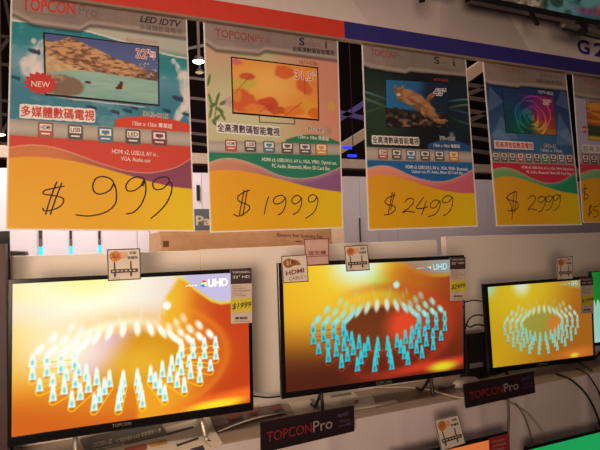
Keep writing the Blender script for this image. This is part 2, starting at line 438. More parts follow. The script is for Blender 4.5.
b = MB(); text(b, P1, '多媒體數碼電視', (20.5, 111), (94.5, 116), 11.3, M_tx_red, outline=M_tx_white, bold=.03, off=.001, ow=.05); tag(b.build('headline', T1), 'red headline with white outline')
b = MB().m(M_tx_red); u, v = P1.inv(40.5, 83.5)
P1.poly(b, [(u+(.068 if i % 2 else .088)*math.cos(i*math.pi/14), v+(.068 if i % 2 else .088)*P1.W/P1.H*.8*math.sin(i*math.pi/14)) for i in range(28)], .0016)
text(b, P1, 'NEW', (31.5, 84), (50, 85), 5.6, M_tx_white, off=.0019); tag(b.build('new_badge', T1), 'red starburst badge reading NEW')
for x, y, c, wd in ((45.6, 130, I_red, 'HDMI'), (75.4, 132.5, I_grey, 'USB'), (105.5, 135, I_blue, None), (133, 137, I_grey, 'LED'), (159.3, 138.5, I_mar, None)):
    icon(P1, T1, x, y, 14.5, 14.5, c, wd)
write(P1, T1, [[(262, 230), (222, 238), (183, 248), (178, 262), (215, 268), (255, 278), (258, 297), (238, 318), (200, 330), (180, 330), (175, 320)], [(232, 213), (208, 275), (186, 345)], [(252, 218), (228, 280), (206, 345)]], 4.09, 0, 130, nd=3)
write(P1, T1, [[(345, 172), (335, 150), (310, 140), (288, 146), (278, 168), (285, 188), (305, 192), (330, 180), (342, 162), (349, 190), (345, 222), (318, 246), (270, 258), (228, 255)],
    [(428, 168), (433, 150), (415, 141), (392, 148), (378, 166), (382, 182), (402, 182), (422, 168), (433, 150), (437, 185), (424, 222), (402, 246), (380, 252)],
    [(508, 158), (502, 142), (475, 144), (458, 160), (465, 178), (488, 176), (505, 160), (514, 160), (514, 185), (500, 218), (476, 246), (452, 266)]], 3, 0, 130, w=.003)

# ---- 2: autumn-leaf poster, $1999
P2, T2 = poster([(203.3, 22), (338, 44), (343.3, 228.3), (210, 232.7)], 1.256, 1.254,
    'pale green and pink poster priced $1999 with an orange autumn-leaf picture')
def bg2(U, V):
    A = mixc(base(U, C(200, 196, 150)), base(U, C(222, 150, 125)), sm(.35, .95, U+.25*(V-.6)))
    A = mixc(A, base(U, C(212, 165, 140)), (1-sm(.1, .4, U))*sm(.65, .85, V)*.8)
    A = mixc(A, base(U, C(225, 222, 190)), blob(U, V, .30, .56, .25, .1, 0, .9)*.5)
    for x, y, a in ((.08, .62, 60), (.05, .585, 20), (.09, .565, -20), (.03, .55, 70), (.07, .525, 30), (.12, .60, 20), (.03, .61, 110), (.11, .54, -50), (.025, .70, 70), (.2, .485, 50), (.06, .50, -30)):
        A = mixc(A, base(U, C(88, 112, 60)), blob(U, V, x, y, .030, .009, a, .2)*.9)
    A = mixc(A, base(U, C(96, 112, 70)), (1-sm(.002, .005, np.abs(U-(.05+.25*(V-.5)))))*sm(.49, .5, V)*(1-sm(.62, .64, V)))
    for x, y, c in ((.93, .625, C(222, 180, 70)), (.155, .605, C(190, 160, 170))):
        for k in range(5): A = mixc(A, base(U, c), blob(U, V, x+.02*math.cos(k*1.257), y+.014*math.sin(k*1.257), .014, .010, k*72, .3)*.8)
    A = mixc(A, base(U, C(150, 150, 90)), sm(.55, .7, fbm(U, V, 20, 12))*sm(.8, .95, U)*(1-sm(.5, .56, V))*.6)
    top = .44+.035*np.sin(np.clip((U-.55)/.45, 0, 1)*math.pi)
    A = mixc(A, base(U, C(50, 130, 90)), sm(0, .003, top-V)*sm(.55, .57, U))
    return A
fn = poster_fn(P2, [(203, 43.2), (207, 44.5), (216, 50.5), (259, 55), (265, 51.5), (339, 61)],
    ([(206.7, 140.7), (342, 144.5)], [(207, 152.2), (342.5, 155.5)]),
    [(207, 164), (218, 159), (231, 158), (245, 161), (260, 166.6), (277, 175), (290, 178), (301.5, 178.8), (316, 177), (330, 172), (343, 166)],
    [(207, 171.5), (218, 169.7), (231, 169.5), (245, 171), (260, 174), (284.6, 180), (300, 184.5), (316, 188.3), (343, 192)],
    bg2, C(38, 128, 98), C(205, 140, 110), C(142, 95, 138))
sheet(P2, T2, fn, 170, 250)
def leafpic(U, V):
    A = mixc(base(U, C(248, 178, 72)), base(U, C(238, 140, 70)), fbm(U, V, 3, 1))
    A = mixc(A, base(U, C(255, 205, 110)), blob(U, V, .45, .6, .3, .35, 0, .9)*.7)
    A = mixc(A, base(U, C(210, 190, 80)), blob(U, V, .12, .55, .16, .11, 25, .3)*.85)
    n = fbm(U, V, 9, 4)
    for x, y, rx, ry, a, c in ((.16, .68, .1, .07, 30, C(205, 80, 55)), (.6, .86, .12, .12, 0, C(225, 100, 45)), (.84, .62, .09, .16, 15, C(222, 100, 48)), (.05, .93, .06, .06, 0, C(215, 110, 130)),
                               (.1, .22, .16, .2, 20, C(215, 90, 48)), (.38, .2, .14, .12, 50, C(210, 70, 42)), (.46, .12, .18, .08, -20, C(200, 75, 45)), (.72, .14, .16, .10, 30, C(240, 130, 50)),
                               (.87, .22, .07, .16, 20, C(240, 175, 60)), (.25, .1, .12, .09, 0, C(235, 140, 60)), (.95, .1, .08, .1, 0, C(225, 110, 40)), (.03, .3, .06, .12, 0, C(226, 150, 60))):
        A = mixc(A, base(U, c), blob(U+.05*(n-.5), V+.10*(n-.5), x, y, rx, ry, a, .2)*.85)
    for x0, y0, x1, y1 in ((.02, .35, .22, .75), (.3, .05, .5, .3), (.6, .02, .8, .3), (.84, .45, .84, .78)):
        t = np.clip(((U-x0)*(x1-x0)+(V-y0)*(y1-y0))/((x1-x0)**2+(y1-y0)**2), 0, 1); d = np.hypot(U-x0-t*(x1-x0), V-y0-t*(y1-y0))
        A = mixc(A, base(U, C(170, 70, 40)), (1-sm(.003, .009, d))*.6)
    return A
s, o = product(P2, T2, [(230.6, 56.4), (318.2, 67.4), (319.2, 121), (232.2, 113.8)], leafpic, 130, 80)
b = MB().m(M_tx_grey)
for l in ([(258.5, 115.6), (260, 115.7), (260.3, 122.6), (259, 122.6)], [(259, 121.6), (295, 123.6), (295, 124.8), (259, 122.8)], [(293.6, 118.6), (295, 118.8), (295.3, 124.2), (294, 124.2)]): P2.polypx(b, l, .0008)
b.build('stand_picture', T2)
b = MB()
b.build('specification_text', T1); b = MB()
text(b, P2, 'TOPCON', (215, 32.5), (254, 38), 8.5, M_tx_fred, bold=.03); text(b, P2, 'Pro', (255, 38), (270, 39.5), 7, M_tx_fred)
text(b, P2, 'www.topcon.com.hk', (216, 39), (252, 42.5), 3, M_tx_grey)
b.build('brand_lettering', T2); b = MB()
text(b, P2, 'S', (299, 41.3), (304.5, 41.8), 8, M_tx_navy, bold=.03); text(b, P2, 'mart', (305.5, 43.5), (320, 45), 4.6, M_tx_fred); text(b, P2, 'i', (325, 44.5), (327, 44.8), 7.5, M_tx_dark, bold=.02)
text(b, P2, '全高清數碼智能電視', (292, 48.6), (334.5, 53.2), 5.4, M_tx_dark, bold=.015)
b.build('series_lettering', T2); b = MB()
text(b, P2, 'NETV-K3B2', (299, 61.8), (317.5, 64), 3.4, M_tx_brown)
b.build('model_number', T2); b = MB()
text(b, P2, 'PS-405', (308, 129), (326, 131), 4, M_tx_dark, outline=M_tx_white); text(b, P2, '12bit x 10bit 專業級', (298.5, 136.3), (329, 139), 4.5, M_tx_white, bold=.02)
b.build('ribbon_text', T2); b = MB()
text(b, P2, 'HDMI x3, USB2.0/3.0, AV in ,VGA, YPbPr, Optical out,', (262, 159.8), (336.5, 163.6), 4.6, M_tx_white, bold=.012)
text(b, P2, 'PC Audio, Bluetooth, Micro SD Card Slot', (272, 165.8), (330, 169), 4.4, M_tx_white, bold=.012)
b.build('specification_text', T2)
b = MB(); text(b, P2, '31.5"', (294.5, 74.8), (316, 77), 8.6, M_tx_red, outline=M_tx_white, bold=.0, off=.0014, ow=.05); b.build('screen_size_print', T2)
b = MB(); text(b, P2, '全高清數碼智能電視', (217, 127.3), (279.5, 132.3), 8.6, M_tx_navy, outline=M_tx_white, bold=.015, off=.001, ow=.05); tag(b.build('headline', T2), 'navy headline with white outline')
for x, y, c, wd in ((231, 145.5, I_red, 'HDMI'), (250.3, 146.3, I_grey, 'USB'), (269, 147, I_blue, None), (287.3, 148, I_grey, None), (305, 148.8, I_grey, None), (321.3, 149.5, I_or, None)):
    icon(P2, T2, x, y, 11.2, 11, c, wd)
write(P2, T2, [[(205, 208), (180, 217), (156, 235), (162, 254), (190, 265), (205, 280), (190, 300), (160, 315), (138, 308)], [(182, 207), (172, 260), (162, 310)], [(195, 207), (186, 260), (177, 312)],
    [(283, 235), (272, 270), (266, 305)], [(355, 243), (338, 229), (312, 236), (303, 252), (312, 265), (335, 260), (352, 243), (353, 270), (340, 298), (322, 311)],
    [(418, 240), (402, 229), (385, 238), (379, 255), (392, 265), (410, 254), (419, 240), (418, 270), (404, 297), (384, 308)],
    [(485, 237), (465, 226), (448, 240), (452, 256), (470, 254), (484, 238), (486, 262), (470, 300), (437, 324)]], 4.138, 200, 140, nd=3)

# ---- 3: lynx poster, $2499
P3, T3 = poster([(361.7, 46), (466, 60.5), (478, 226.8), (368.1, 230.6)], 1.256, 1.215,
    'black poster priced $2499 with a leaping wild cat picture')
def bg3(U, V):
    A = mixc(base(U, C(22, 24, 28)), base(U, C(44, 74, 54)), blob(U, V, .12, .62, .25, .2, 0, .9)*.9)
    A = mixc(A, base(U, C(34, 66, 84)), blob(U, V, .95, .66, .25, .2, 0, .9)*.5)
    for yy, am, c in ((.66, .04, C(125, 160, 120)), (.63, -.05, C(60, 110, 80)), (.70, .03, C(110, 160, 170)), (.675, -.03, C(60, 100, 120))):
        cv = yy+am*np.cos(U*5+1); A = mixc(A, base(U, c), (1-sm(.002, .008, np.abs(V-cv)))*(sm(.3, .0, U)+sm(.7, .95, U))*.8)
    A = mixc(A, base(U, C(120, 160, 190)), blob(U, V, .80, .515, .02, .014, 0, .9)*.9)
    top = .455+.03*np.sin(np.clip((U-.55)/.45, 0, 1)*math.pi)
    A = mixc(A, base(U, C(45, 85, 140)), sm(0, .003, top-V)*sm(.55, .57, U))
    return A
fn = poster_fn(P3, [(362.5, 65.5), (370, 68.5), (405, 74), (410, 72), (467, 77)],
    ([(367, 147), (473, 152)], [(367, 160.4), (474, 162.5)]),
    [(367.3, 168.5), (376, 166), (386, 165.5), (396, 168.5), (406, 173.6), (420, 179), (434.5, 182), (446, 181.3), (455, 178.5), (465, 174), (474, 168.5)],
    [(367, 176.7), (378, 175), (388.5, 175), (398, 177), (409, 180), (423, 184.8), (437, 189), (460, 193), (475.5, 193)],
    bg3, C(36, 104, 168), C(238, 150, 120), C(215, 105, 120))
sheet(P3, T3, fn, 140, 220)
def cat(U, V):
    A = mixc(base(U, C(46, 120, 176)), base(U, C(40, 96, 150)), U)
    A = mixc(A, base(U, C(28, 46, 70)), sm(.42, .7, U+.15*(fbm(U, V, 6, 2)-.5)))
    n = fbm(U, V, 14, 3)
    A = mixc(A, mixc(base(U, C(34, 28, 26)), base(U, C(140, 112, 92)), sm(.4, .75, n)*(1-sm(.1, .45, V))), sm(.0, .05, .42-.1*U+.1*(n-.5)-V))
    fur = mixc(base(U, C(150, 96, 62)), base(U, C(206, 156, 112)), fbm(U, V, 14, 5))
    for p in ([(.20, .74, .065, .085, 0), (.32, .69, .15, .10, -18), (.44, .60, .16, .11, -32), (.56, .48, .15, .11, -38), (.66, .37, .12, .09, -42), (.75, .24, .12, .06, -52), (.85, .13, .10, .04, -20), (.30, .56, .13, .035, -30), (.42, .48, .13, .03, -28), (.23, .60, .05, .035, -20), (.60, .28, .07, .025, -60), (.145, .83, .018, .05, 10), (.25, .84, .018, .05, -10), (.70, .66, .13, .032, 58), (.92, .15, .05, .025, 20)]):
        A = mixc(A, fur*(.75+.5*sm(-p[3], p[3], V-p[1])[..., None]*.6), blob(U, V, p[0], p[1], p[2]*1.12, p[3]*1.3, p[4], .2))
    A = mixc(A, base(U, C(232, 214, 190)), blob(U, V, .19, .69, .035, .03, 0, .4)); A = mixc(A, base(U, C(120, 70, 45)), blob(U, V, .50, .50, .2, .02, -35, .5)*.6)
    for x in (.175, .215): A = mixc(A, base(U, C(30, 20, 20)), blob(U, V, x, .76, .008, .012, 0, .3))
    A = mixc(A, base(U, C(150, 70, 60)), blob(U, V, .72, .70, .10, .025, 55, .4)*.6)
    return A
s, o = product(P3, T3, [(385.5, 79.5), (447.8, 83), (448.3, 128), (386, 127)], cat, 110, 80, .002)
b = MB()
text(b, P3, 'TOPCON', (371, 52), (394, 55.5), 7, M_tx_fred, bold=.02); text(b, P3, 'Pro', (395, 55.5), (404, 57), 5.5, M_tx_grey)
b.build('brand_lettering', T3); b = MB()
text(b, P3, 'S', (434, 60), (439.5, 60.5), 7.5, M_tx_dark, bold=.02); text(b, P3, 'mart', (441, 62), (449, 63), 3.6, M_tx_grey); text(b, P3, 'i', (452.5, 62.5), (455, 63), 6.5, M_tx_dark)
text(b, P3, '全高清數碼智能電視', (431, 68), (462.5, 72), 4.2, M_tx_grey)
b.build('series_lettering', T3); b = MB()
text(b, P3, 'NETV-K43B', (433.5, 79.5), (448, 80.5), 2.8, M_tx_red)
b.build('model_number', T3); b = MB()
text(b, P3, 'PS-405', (440, 138), (455, 138.8), 3.6, M_tx_dark, outline=M_tx_white); text(b, P3, '12bit x 10bit 專業級', (433.5, 145), (460, 146.5), 3.8, M_tx_white, bold=.02)
b.build('ribbon_text', T3); b = MB()
text(b, P3, 'HDMI x3, USB2.0/3.0, AV in , VGA, YPbPr, Bluetooth,', (405.5, 167), (468, 169.5), 4, M_tx_white, bold=.012)
text(b, P3, 'Optical out, PC Audio, Micro SD Card Slot', (411.5, 171.8), (463, 173.5), 3.7, M_tx_white, bold=.012)
b.build('specification_text', T3)
b = MB(); text(b, P3, '43"', (433.5, 92), (445.5, 92.3), 6.6, M_tx_dark, outline=M_tx_white, bold=.0, off=.0014, ow=.07); b.build('screen_size_print', T3)
b = MB(); text(b, P3, '全高清數碼智能電視', (372, 139.7), (418.5, 141.7), 7, M_tx_dark, outline=M_tx_white, bold=.015, off=.001, ow=.06); tag(b.build('headline', T3), 'black headline with white outline')
for x, y, c, wd in ((382.7, 154, I_red, 'HDMI'), (396.7, 154.5, I_grey, None), (410.8, 155, I_blue, None), (425, 155.5, I_grey, None), (439.4, 155.8, I_grey, None), (453.7, 156.2, I_or, None)):
    icon(P3, T3, x, y, 9.2, 10, c, wd)
write(P3, T3, [[(215, 295), (190, 303), (175, 320), (186, 331), (210, 336), (215, 352), (195, 368), (172, 372)], [(204, 283), (196, 325), (187, 370)], [(212, 285), (204, 320), (198, 352)],
    [(254, 322), (264, 309), (283, 308), (287, 322), (268, 345), (243, 362), (264, 357), (292, 362)], [(327, 303), (310, 325), (298, 345), (320, 346), (343, 340)], [(337, 318), (328, 345), (318, 372)],
    [(388, 318), (372, 313), (354, 327), (355, 343), (372, 342), (390, 318), (388, 345), (370, 370), (345, 378)], [(440, 303), (420, 296), (401, 310), (405, 324), (424, 320), (440, 303), (438, 335), (424, 362), (403, 375)]], 3.914, 340, 120, nd=3)

# ---- 4: rose poster, $2999
P4, T4 = poster([(482.8, 63), (566, 74.5), (582, 225.2), (496.4, 226.4)], 1.256, 1.238,
    'blue poster priced $2999 with a rainbow-coloured rose picture')
def bg4(U, V):
    A = mixc(base(U, C(40, 62, 112)), base(U, C(66, 112, 160)), blob(U, V, .5, .5, .6, .18, 0, .9))
    for pts in (((.15, .66), (.35, .52), (0, .50)), ((.85, .72), (1.05, .5), (.78, .5)), ((.05, .83), (.2, .74), (.0, .66)), ((.95, .9), (1.02, .72), (.82, .76)), ((.25, .5), (.12, .58), (.0, .53)), ((.8, .58), (.95, .62), (1., .5))):
        (x0, y0), (x1, y1), (x2, y2) = pts; D = (y1-y2)*(x0-x2)+(x2-x1)*(y0-y2)
        a = ((y1-y2)*(U-x2)+(x2-x1)*(V-y2))/D; bb = ((y2-y0)*(U-x2)+(x0-x2)*(V-y2))/D
        A = mixc(A, base(U, C(150, 178, 205)), (sm(0, .03, np.minimum(np.minimum(a, bb), 1-a-bb)))*.33)
    return A
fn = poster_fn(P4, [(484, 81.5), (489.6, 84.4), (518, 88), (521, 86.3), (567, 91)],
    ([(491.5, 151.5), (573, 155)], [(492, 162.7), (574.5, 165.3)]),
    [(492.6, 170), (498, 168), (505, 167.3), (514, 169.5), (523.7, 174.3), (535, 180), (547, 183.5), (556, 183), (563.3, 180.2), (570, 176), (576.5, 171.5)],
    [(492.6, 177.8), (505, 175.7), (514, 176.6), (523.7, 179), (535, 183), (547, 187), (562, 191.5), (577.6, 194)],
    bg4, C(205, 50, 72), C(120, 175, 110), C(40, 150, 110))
sheet(P4, T4, fn, 130, 200)
def rose(U, V):
    dx = (U-.52)*1.35; dy = V-.42; r = np.hypot(dx, dy); th = np.arctan2(dy, dx)
    hue = (th/(2*math.pi)+.02) % 1
    stops = [(0, C(225, 90, 110)), (.12, C(215, 70, 140)), (.25, C(150, 70, 160)), (.38, C(60, 90, 165)), (.5, C(30, 130, 160)), (.62, C(35, 150, 130)), (.74, C(60, 130, 120)), (.84, C(240, 190, 90)), (.93, C(240, 150, 80)), (1, C(225, 90, 110))]
    xs = [s_[0] for s_ in stops]; A = np.stack([np.interp(hue, xs, [s_[1][k] for s_ in stops]) for k in range(3)], -1)
    dx = dx+.06*(fbm(U, V, 3, 21)-.5); dy = dy+.08*(fbm(U, V, 3, 22)-.5); r = np.hypot(dx, dy*1.15)
    w = np.zeros_like(r)                      # overlapping petals, each with one light rim
    for k in range(9):
        a = k*2.4+.5; R0 = .07+.045*k; px_, py_ = .035*k*.5*math.cos(a), .035*k*.5*math.sin(a)
        d = np.hypot(dx-px_, dy-py_); f_ = np.clip(np.cos(th-a)*.5+.6, 0, 1)
        w = np.maximum(w, (1-sm(.0, .035, np.abs(d-R0)))*f_); w = w*(1-.35*(1-sm(.0, .04, np.abs(d-R0-.04)))*f_)
    A = A*(.68+.5*w[..., None])*(.8+.4*fbm(U, V, 5, 3)[..., None])
    A = mixc(A, base(U, C(24, 60, 90)), sm(.25, .0, U+.2*V)*.5)
    A = mixc(A, base(U, C(70, 190, 175)), blob(U, V, .47, .48, .10, .13, 20, .6)*.6)
    A = mixc(A, base(U, C(20, 40, 60)), (1-sm(.01, .03, np.abs(r-.12-.02*np.sin(th*3))))*.6)
    return A
s, o = product(P4, T4, [(502, 90.7), (553, 97), (556.7, 135.4), (505.5, 132.8)], rose, 90, 70, .002)
b = MB()
text(b, P4, 'TOPCONPro', (493, 67.5), (526, 72), 4.5, M_tx_fred); text(b, P4, 'Smart', (540, 74.5), (558, 77), 4, M_tx_grey); text(b, P4, '超高清智能電視', (536, 80.5), (562, 83.8), 3.8, M_tx_dark)
b.build('brand_lettering', T4); b = MB()
text(b, P4, 'NETV-4K55', (538, 91.6), (553, 93.8), 3, M_tx_white)
b.build('model_number', T4); b = MB()
text(b, P4, 'UHD-4K', (544, 145.5), (556, 146.6), 3.4, M_tx_dark, outline=M_tx_white); text(b, P4, '12bit x 10bit', (540.5, 149.8), (562, 151.3), 3, M_tx_white)
b.build('ribbon_text', T4); b = MB()
text(b, P4, 'HDMI x3, USB2.0/3.0, AV in, VGA, YPbPr, Optical out,', (521.5, 167.5), (573.5, 169.7), 3.2, M_tx_white, bold=.012)
text(b, P4, 'PC Audio, Bluetooth, Micro SD Card Slot', (526.5, 172), (570.5, 174), 3, M_tx_white, bold=.012)
b.build('specification_text', T4)
b = MB(); text(b, P4, '55"', (543, 102), (550.5, 102.9), 5, M_tx_red, outline=M_tx_white, off=.0014, ow=.07); b.build('screen_size_print', T4)
b = MB().m(M_tx_white); P4.polypx(b, [(493.6, 140), (533, 142.4), (533.6, 150), (494.2, 148.4)], .0008)
text(b, P4, '超高清智能數碼電視', (495, 144.3), (532.6, 146.3), 6, M_tx_red, bold=.015, off=.0012); tag(b.build('headline', T4), 'red headline on a white strip')
for k in range(10):
    icon(P4, T4, 495.8+k*8.2, 156.6+k*.25, 6.4, 9, (I_grey, I_grey, I_grey, I_red, I_grey, I_grey, I_green, I_grey, I_blue, I_mar)[k])
write(P4, T4, [[(200, 264), (175, 272), (155, 290), (170, 300), (200, 310), (207, 328), (188, 345), (160, 345)], [(188, 260), (184, 320), (178, 385)], [(200, 262), (196, 310), (190, 352)], [(158, 290), (175, 320), (178, 350)],
    [(247, 297), (260, 283), (277, 286), (275, 305), (248, 340), (262, 338), (285, 344)], [(320, 290), (303, 284), (290, 298), (298, 312), (316, 302), (323, 286), (321, 315), (308, 342), (292, 352)],
    [(352, 287), (336, 282), (325, 297), (333, 309), (348, 298), (355, 283), (354, 312), (342, 335), (325, 345)], [(382, 283), (367, 278), (356, 292), (364, 302), (379, 290), (386, 278), (385, 310), (374, 333), (360, 344)]], 4.285, 470, 130, nd=4)

# ---- 5: sunset poster, cut by the frame
P5, T5 = poster([(572.6, 76), (656, 88), (672, 221), (583, 222.8)], 1.2625, 1.262,
    'lilac poster with an orange sunset picture and red badge, rightmost of the hanging posters')
def bg5(U, V):
    return mixc(base(U, C(170, 178, 205)), base(U, C(205, 175, 190)), fbm(U, V, 4, 2))
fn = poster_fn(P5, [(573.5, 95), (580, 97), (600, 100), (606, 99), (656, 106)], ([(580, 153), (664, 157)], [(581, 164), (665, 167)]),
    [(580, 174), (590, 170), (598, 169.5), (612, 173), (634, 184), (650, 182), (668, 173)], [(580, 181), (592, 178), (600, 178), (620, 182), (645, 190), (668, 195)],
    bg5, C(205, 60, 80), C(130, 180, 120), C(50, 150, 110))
sheet(P5, T5, fn, 90, 140)
def sunset(U, V):
    A = mixc(base(U, C(214, 120, 45)), base(U, C(235, 165, 70)), V); A = mixc(A, base(U, C(160, 60, 30)), sm(.5, .65, fbm(U, V*3, 4, 3))*.6)
    A = mixc(A, base(U, C(60, 80, 60)), sm(0, .05, .42-.1*U-V)); A = mixc(A, base(U, C(225, 180, 50)), sm(0, .05, .12-V)); return A
s, o = product(P5, T5, [(585.5, 100.5), (640, 107), (644, 144), (588.5, 140)], sunset, 60, 45, .002)
b = MB(); text(b, P5, 'TOPCONPro', (583, 82), (616, 86), 5, M_tx_fred); b.build('brand_lettering', T5)
b = MB(); text(b, P5, '超高清智能電視', (582.5, 148.5), (622, 150.5), 6, M_tx_navy, outline=M_tx_white, off=.001); b.build('headline', T5)
b = MB().m(M_tx_red); u, v = P5.inv(584.5, 129.5)
P5.disc(b, u, v, .0135, .0016); text(b, P5, 'NEW', (580.8, 129.5), (588.2, 130), 3, M_tx_white, off=.0019); tag(b.build('new_badge', T5), 'round red badge reading NEW')
for k in range(6): icon(P5, T5, 585.5+k*8.4, 159+k*.3, 6.4, 9, (I_mar, I_grey, I_grey, I_grey, I_blue, I_red)[k])
write(P5, T5, [[(503, 248), (488, 252), (481, 262), (493, 272), (505, 282), (500, 294), (484, 296)], [(492, 234), (491, 265), (489, 302)],
    [(522, 326), (510, 334), (512, 346), (520, 354), (506, 362)], [(517, 318), (512, 345), (508, 372)], [(550, 326), (532, 328)], [(532, 328), (529, 343), (545, 347), (548, 362), (535, 374), (526, 370)],
    [(580, 330), (568, 332), (566, 345), (578, 344), (582, 332), (580, 355), (572, 372)]], 4.285, 470, 130, nd=2)

# ================================================================== header board above the posters
Yh = 1.24
zb, zt = CZ+.5725, CZ+.6215
x_sw = ony(344.5, 30, Yh).x
M_bred = mat('board_red', rgb(215, 60, 42), .5, vary=.03); M_bblue = mat('board_blue', rgb(52, 44, 120), .5, vary=.04); M_bwhite = mat('board_white', rgb(222, 204, 196), .55, vary=.02)
M_btrim = mat('board_edge', rgb(150, 125, 105), .5)
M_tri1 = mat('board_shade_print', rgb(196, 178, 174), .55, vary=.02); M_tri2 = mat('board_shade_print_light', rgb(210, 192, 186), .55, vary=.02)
hb = thing('header_board', (.8, Yh, zb), 'long white header board with a red and blue stripe, running above the hanging posters', 'sign board')
b = MB().m(M_bwhite); b.box((-.7, Yh, zt), (3.0, Yh+.012, CZ+1.25)); b.build('panel', hb)
b = MB().m(M_bred); b.box((-.7, Yh, zb), (x_sw, Yh+.012, zt)); tag(b.build('red_stripe', hb), 'red stripe')
b = MB().m(M_bblue); b.box((x_sw, Yh, zb), (3.0, Yh+.012, zt)); tag(b.build('blue_stripe', hb), 'blue stripe')
b = MB().m(M_btrim); b.box((-.7, Yh-.001, zb-.006), (3.0, Yh+.0125, zb)); b.build('edge_strip', hb)
HQ = Quad(Vector((-.7, Yh, CZ+1.25)), Vector((3, Yh, CZ+1.25)), Vector((3, Yh, zb)), Vector((-.7, Yh, zb)))
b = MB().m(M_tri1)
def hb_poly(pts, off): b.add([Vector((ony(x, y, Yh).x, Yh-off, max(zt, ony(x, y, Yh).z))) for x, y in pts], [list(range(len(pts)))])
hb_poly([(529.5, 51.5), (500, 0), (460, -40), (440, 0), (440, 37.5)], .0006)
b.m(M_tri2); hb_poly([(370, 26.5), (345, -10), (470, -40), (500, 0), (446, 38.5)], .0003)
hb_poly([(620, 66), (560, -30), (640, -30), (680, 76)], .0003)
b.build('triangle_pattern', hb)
b = MB(); text(b, HQ, 'G', (577, 45.8), (589.5, 48.2), 14.5, M_bblue, bold=.03); text(b, HQ, '2', (593.8, 49), (604.5, 51), 14, M_bblue, bold=.03); tag(b.build('booth_number', hb), 'blue booth number')

# ================================================================== televisions
def cones(A, U, V, pal):
    hot, mid, line = pal['hot'], pal['mid'], pal['line']
    cx, cy, ri, ro, si, so = pal['ring']
    N = 24
    for a in sorted((2*math.pi*(k+.5)/N for k in range(N)), key=lambda a: -math.sin(a)):
        ca, sa = math.cos(a), math.sin(a)
        def at(r):
            t = r/3; return cx+ca*(ri+(ro-ri)*t), cy-.02*t+sa*(si+(so-si)*t)
        far = sa > .22
        x0, y0 = at(0); x3, y3 = at(3)
        if not far:
            y0 -= .012; y3 -= .012
            tt = np.clip(((U-x0)*(x3-x0)+(V-y0)*(y3-y0)*.4)/((x3-x0)**2+(y3-y0)**2*.4), 0, 1)
            d = np.hypot(U-x0-tt*(x3-x0), (V-y0-tt*(y3-y0))*.62)
            A = mixc(A, base(U, line), (1-sm(.001, .0045, np.abs(d-.0145)))*pal['ls'])
            for r in range(4):
                x, y = at(r); A = mixc(A, base(U, pal['hole']), blob(U, V, x, y-.012, .009, .010, 0, .3)*.5)
        for r in (range(4) if sa < 0 else range(3, -1, -1)):
            x, y = at(r)
            side = abs(ca)
            if far:
                c_ = hot*(1-.55*side*pal['fc'])+pal['cone']*.55*side*pal['fc']
                if r == 0: A = mixc(A, base(U, c_), blob(U, V, x, y+.03, .014, .052, 28*ca, .5)*.95)
                else: A = mixc(A, base(U, c_), blob(U, V, x, y+.02, .0155, .036, 22*ca, .55)*max(0, min(.95, (side-.35)*1.7))+blob(U, V, x, y+.03, .006, .03, 10*ca, .7)*.18)
                continue
            h = .092+.03*(sa < -.6); dy = (V-y+.004)/h
            ww = .0155*(1-.60*np.clip(dy, 0, 1))
            m_ = (1-sm(.65, 1.2, np.abs(U-x)/np.maximum(ww, 1e-4)))*sm(-.10, .0, dy)*(1-sm(.8, 1.08, dy))
            wh = np.clip(pal['wh']+.55*sm(-.4, .5, sa*np.ones(1))[0]+.35*sm(.5, 1., np.clip(dy, 0, 1)), 0, 1)
            c = mixc(base(U, pal['cone']), base(U, hot), wh)
            c = mixc(c, base(U, mid), blob(U, V, x, y+.018, .0065, .020, 0, .6)*pal['core'])
            A = mixc(A, c, m_)
    return A
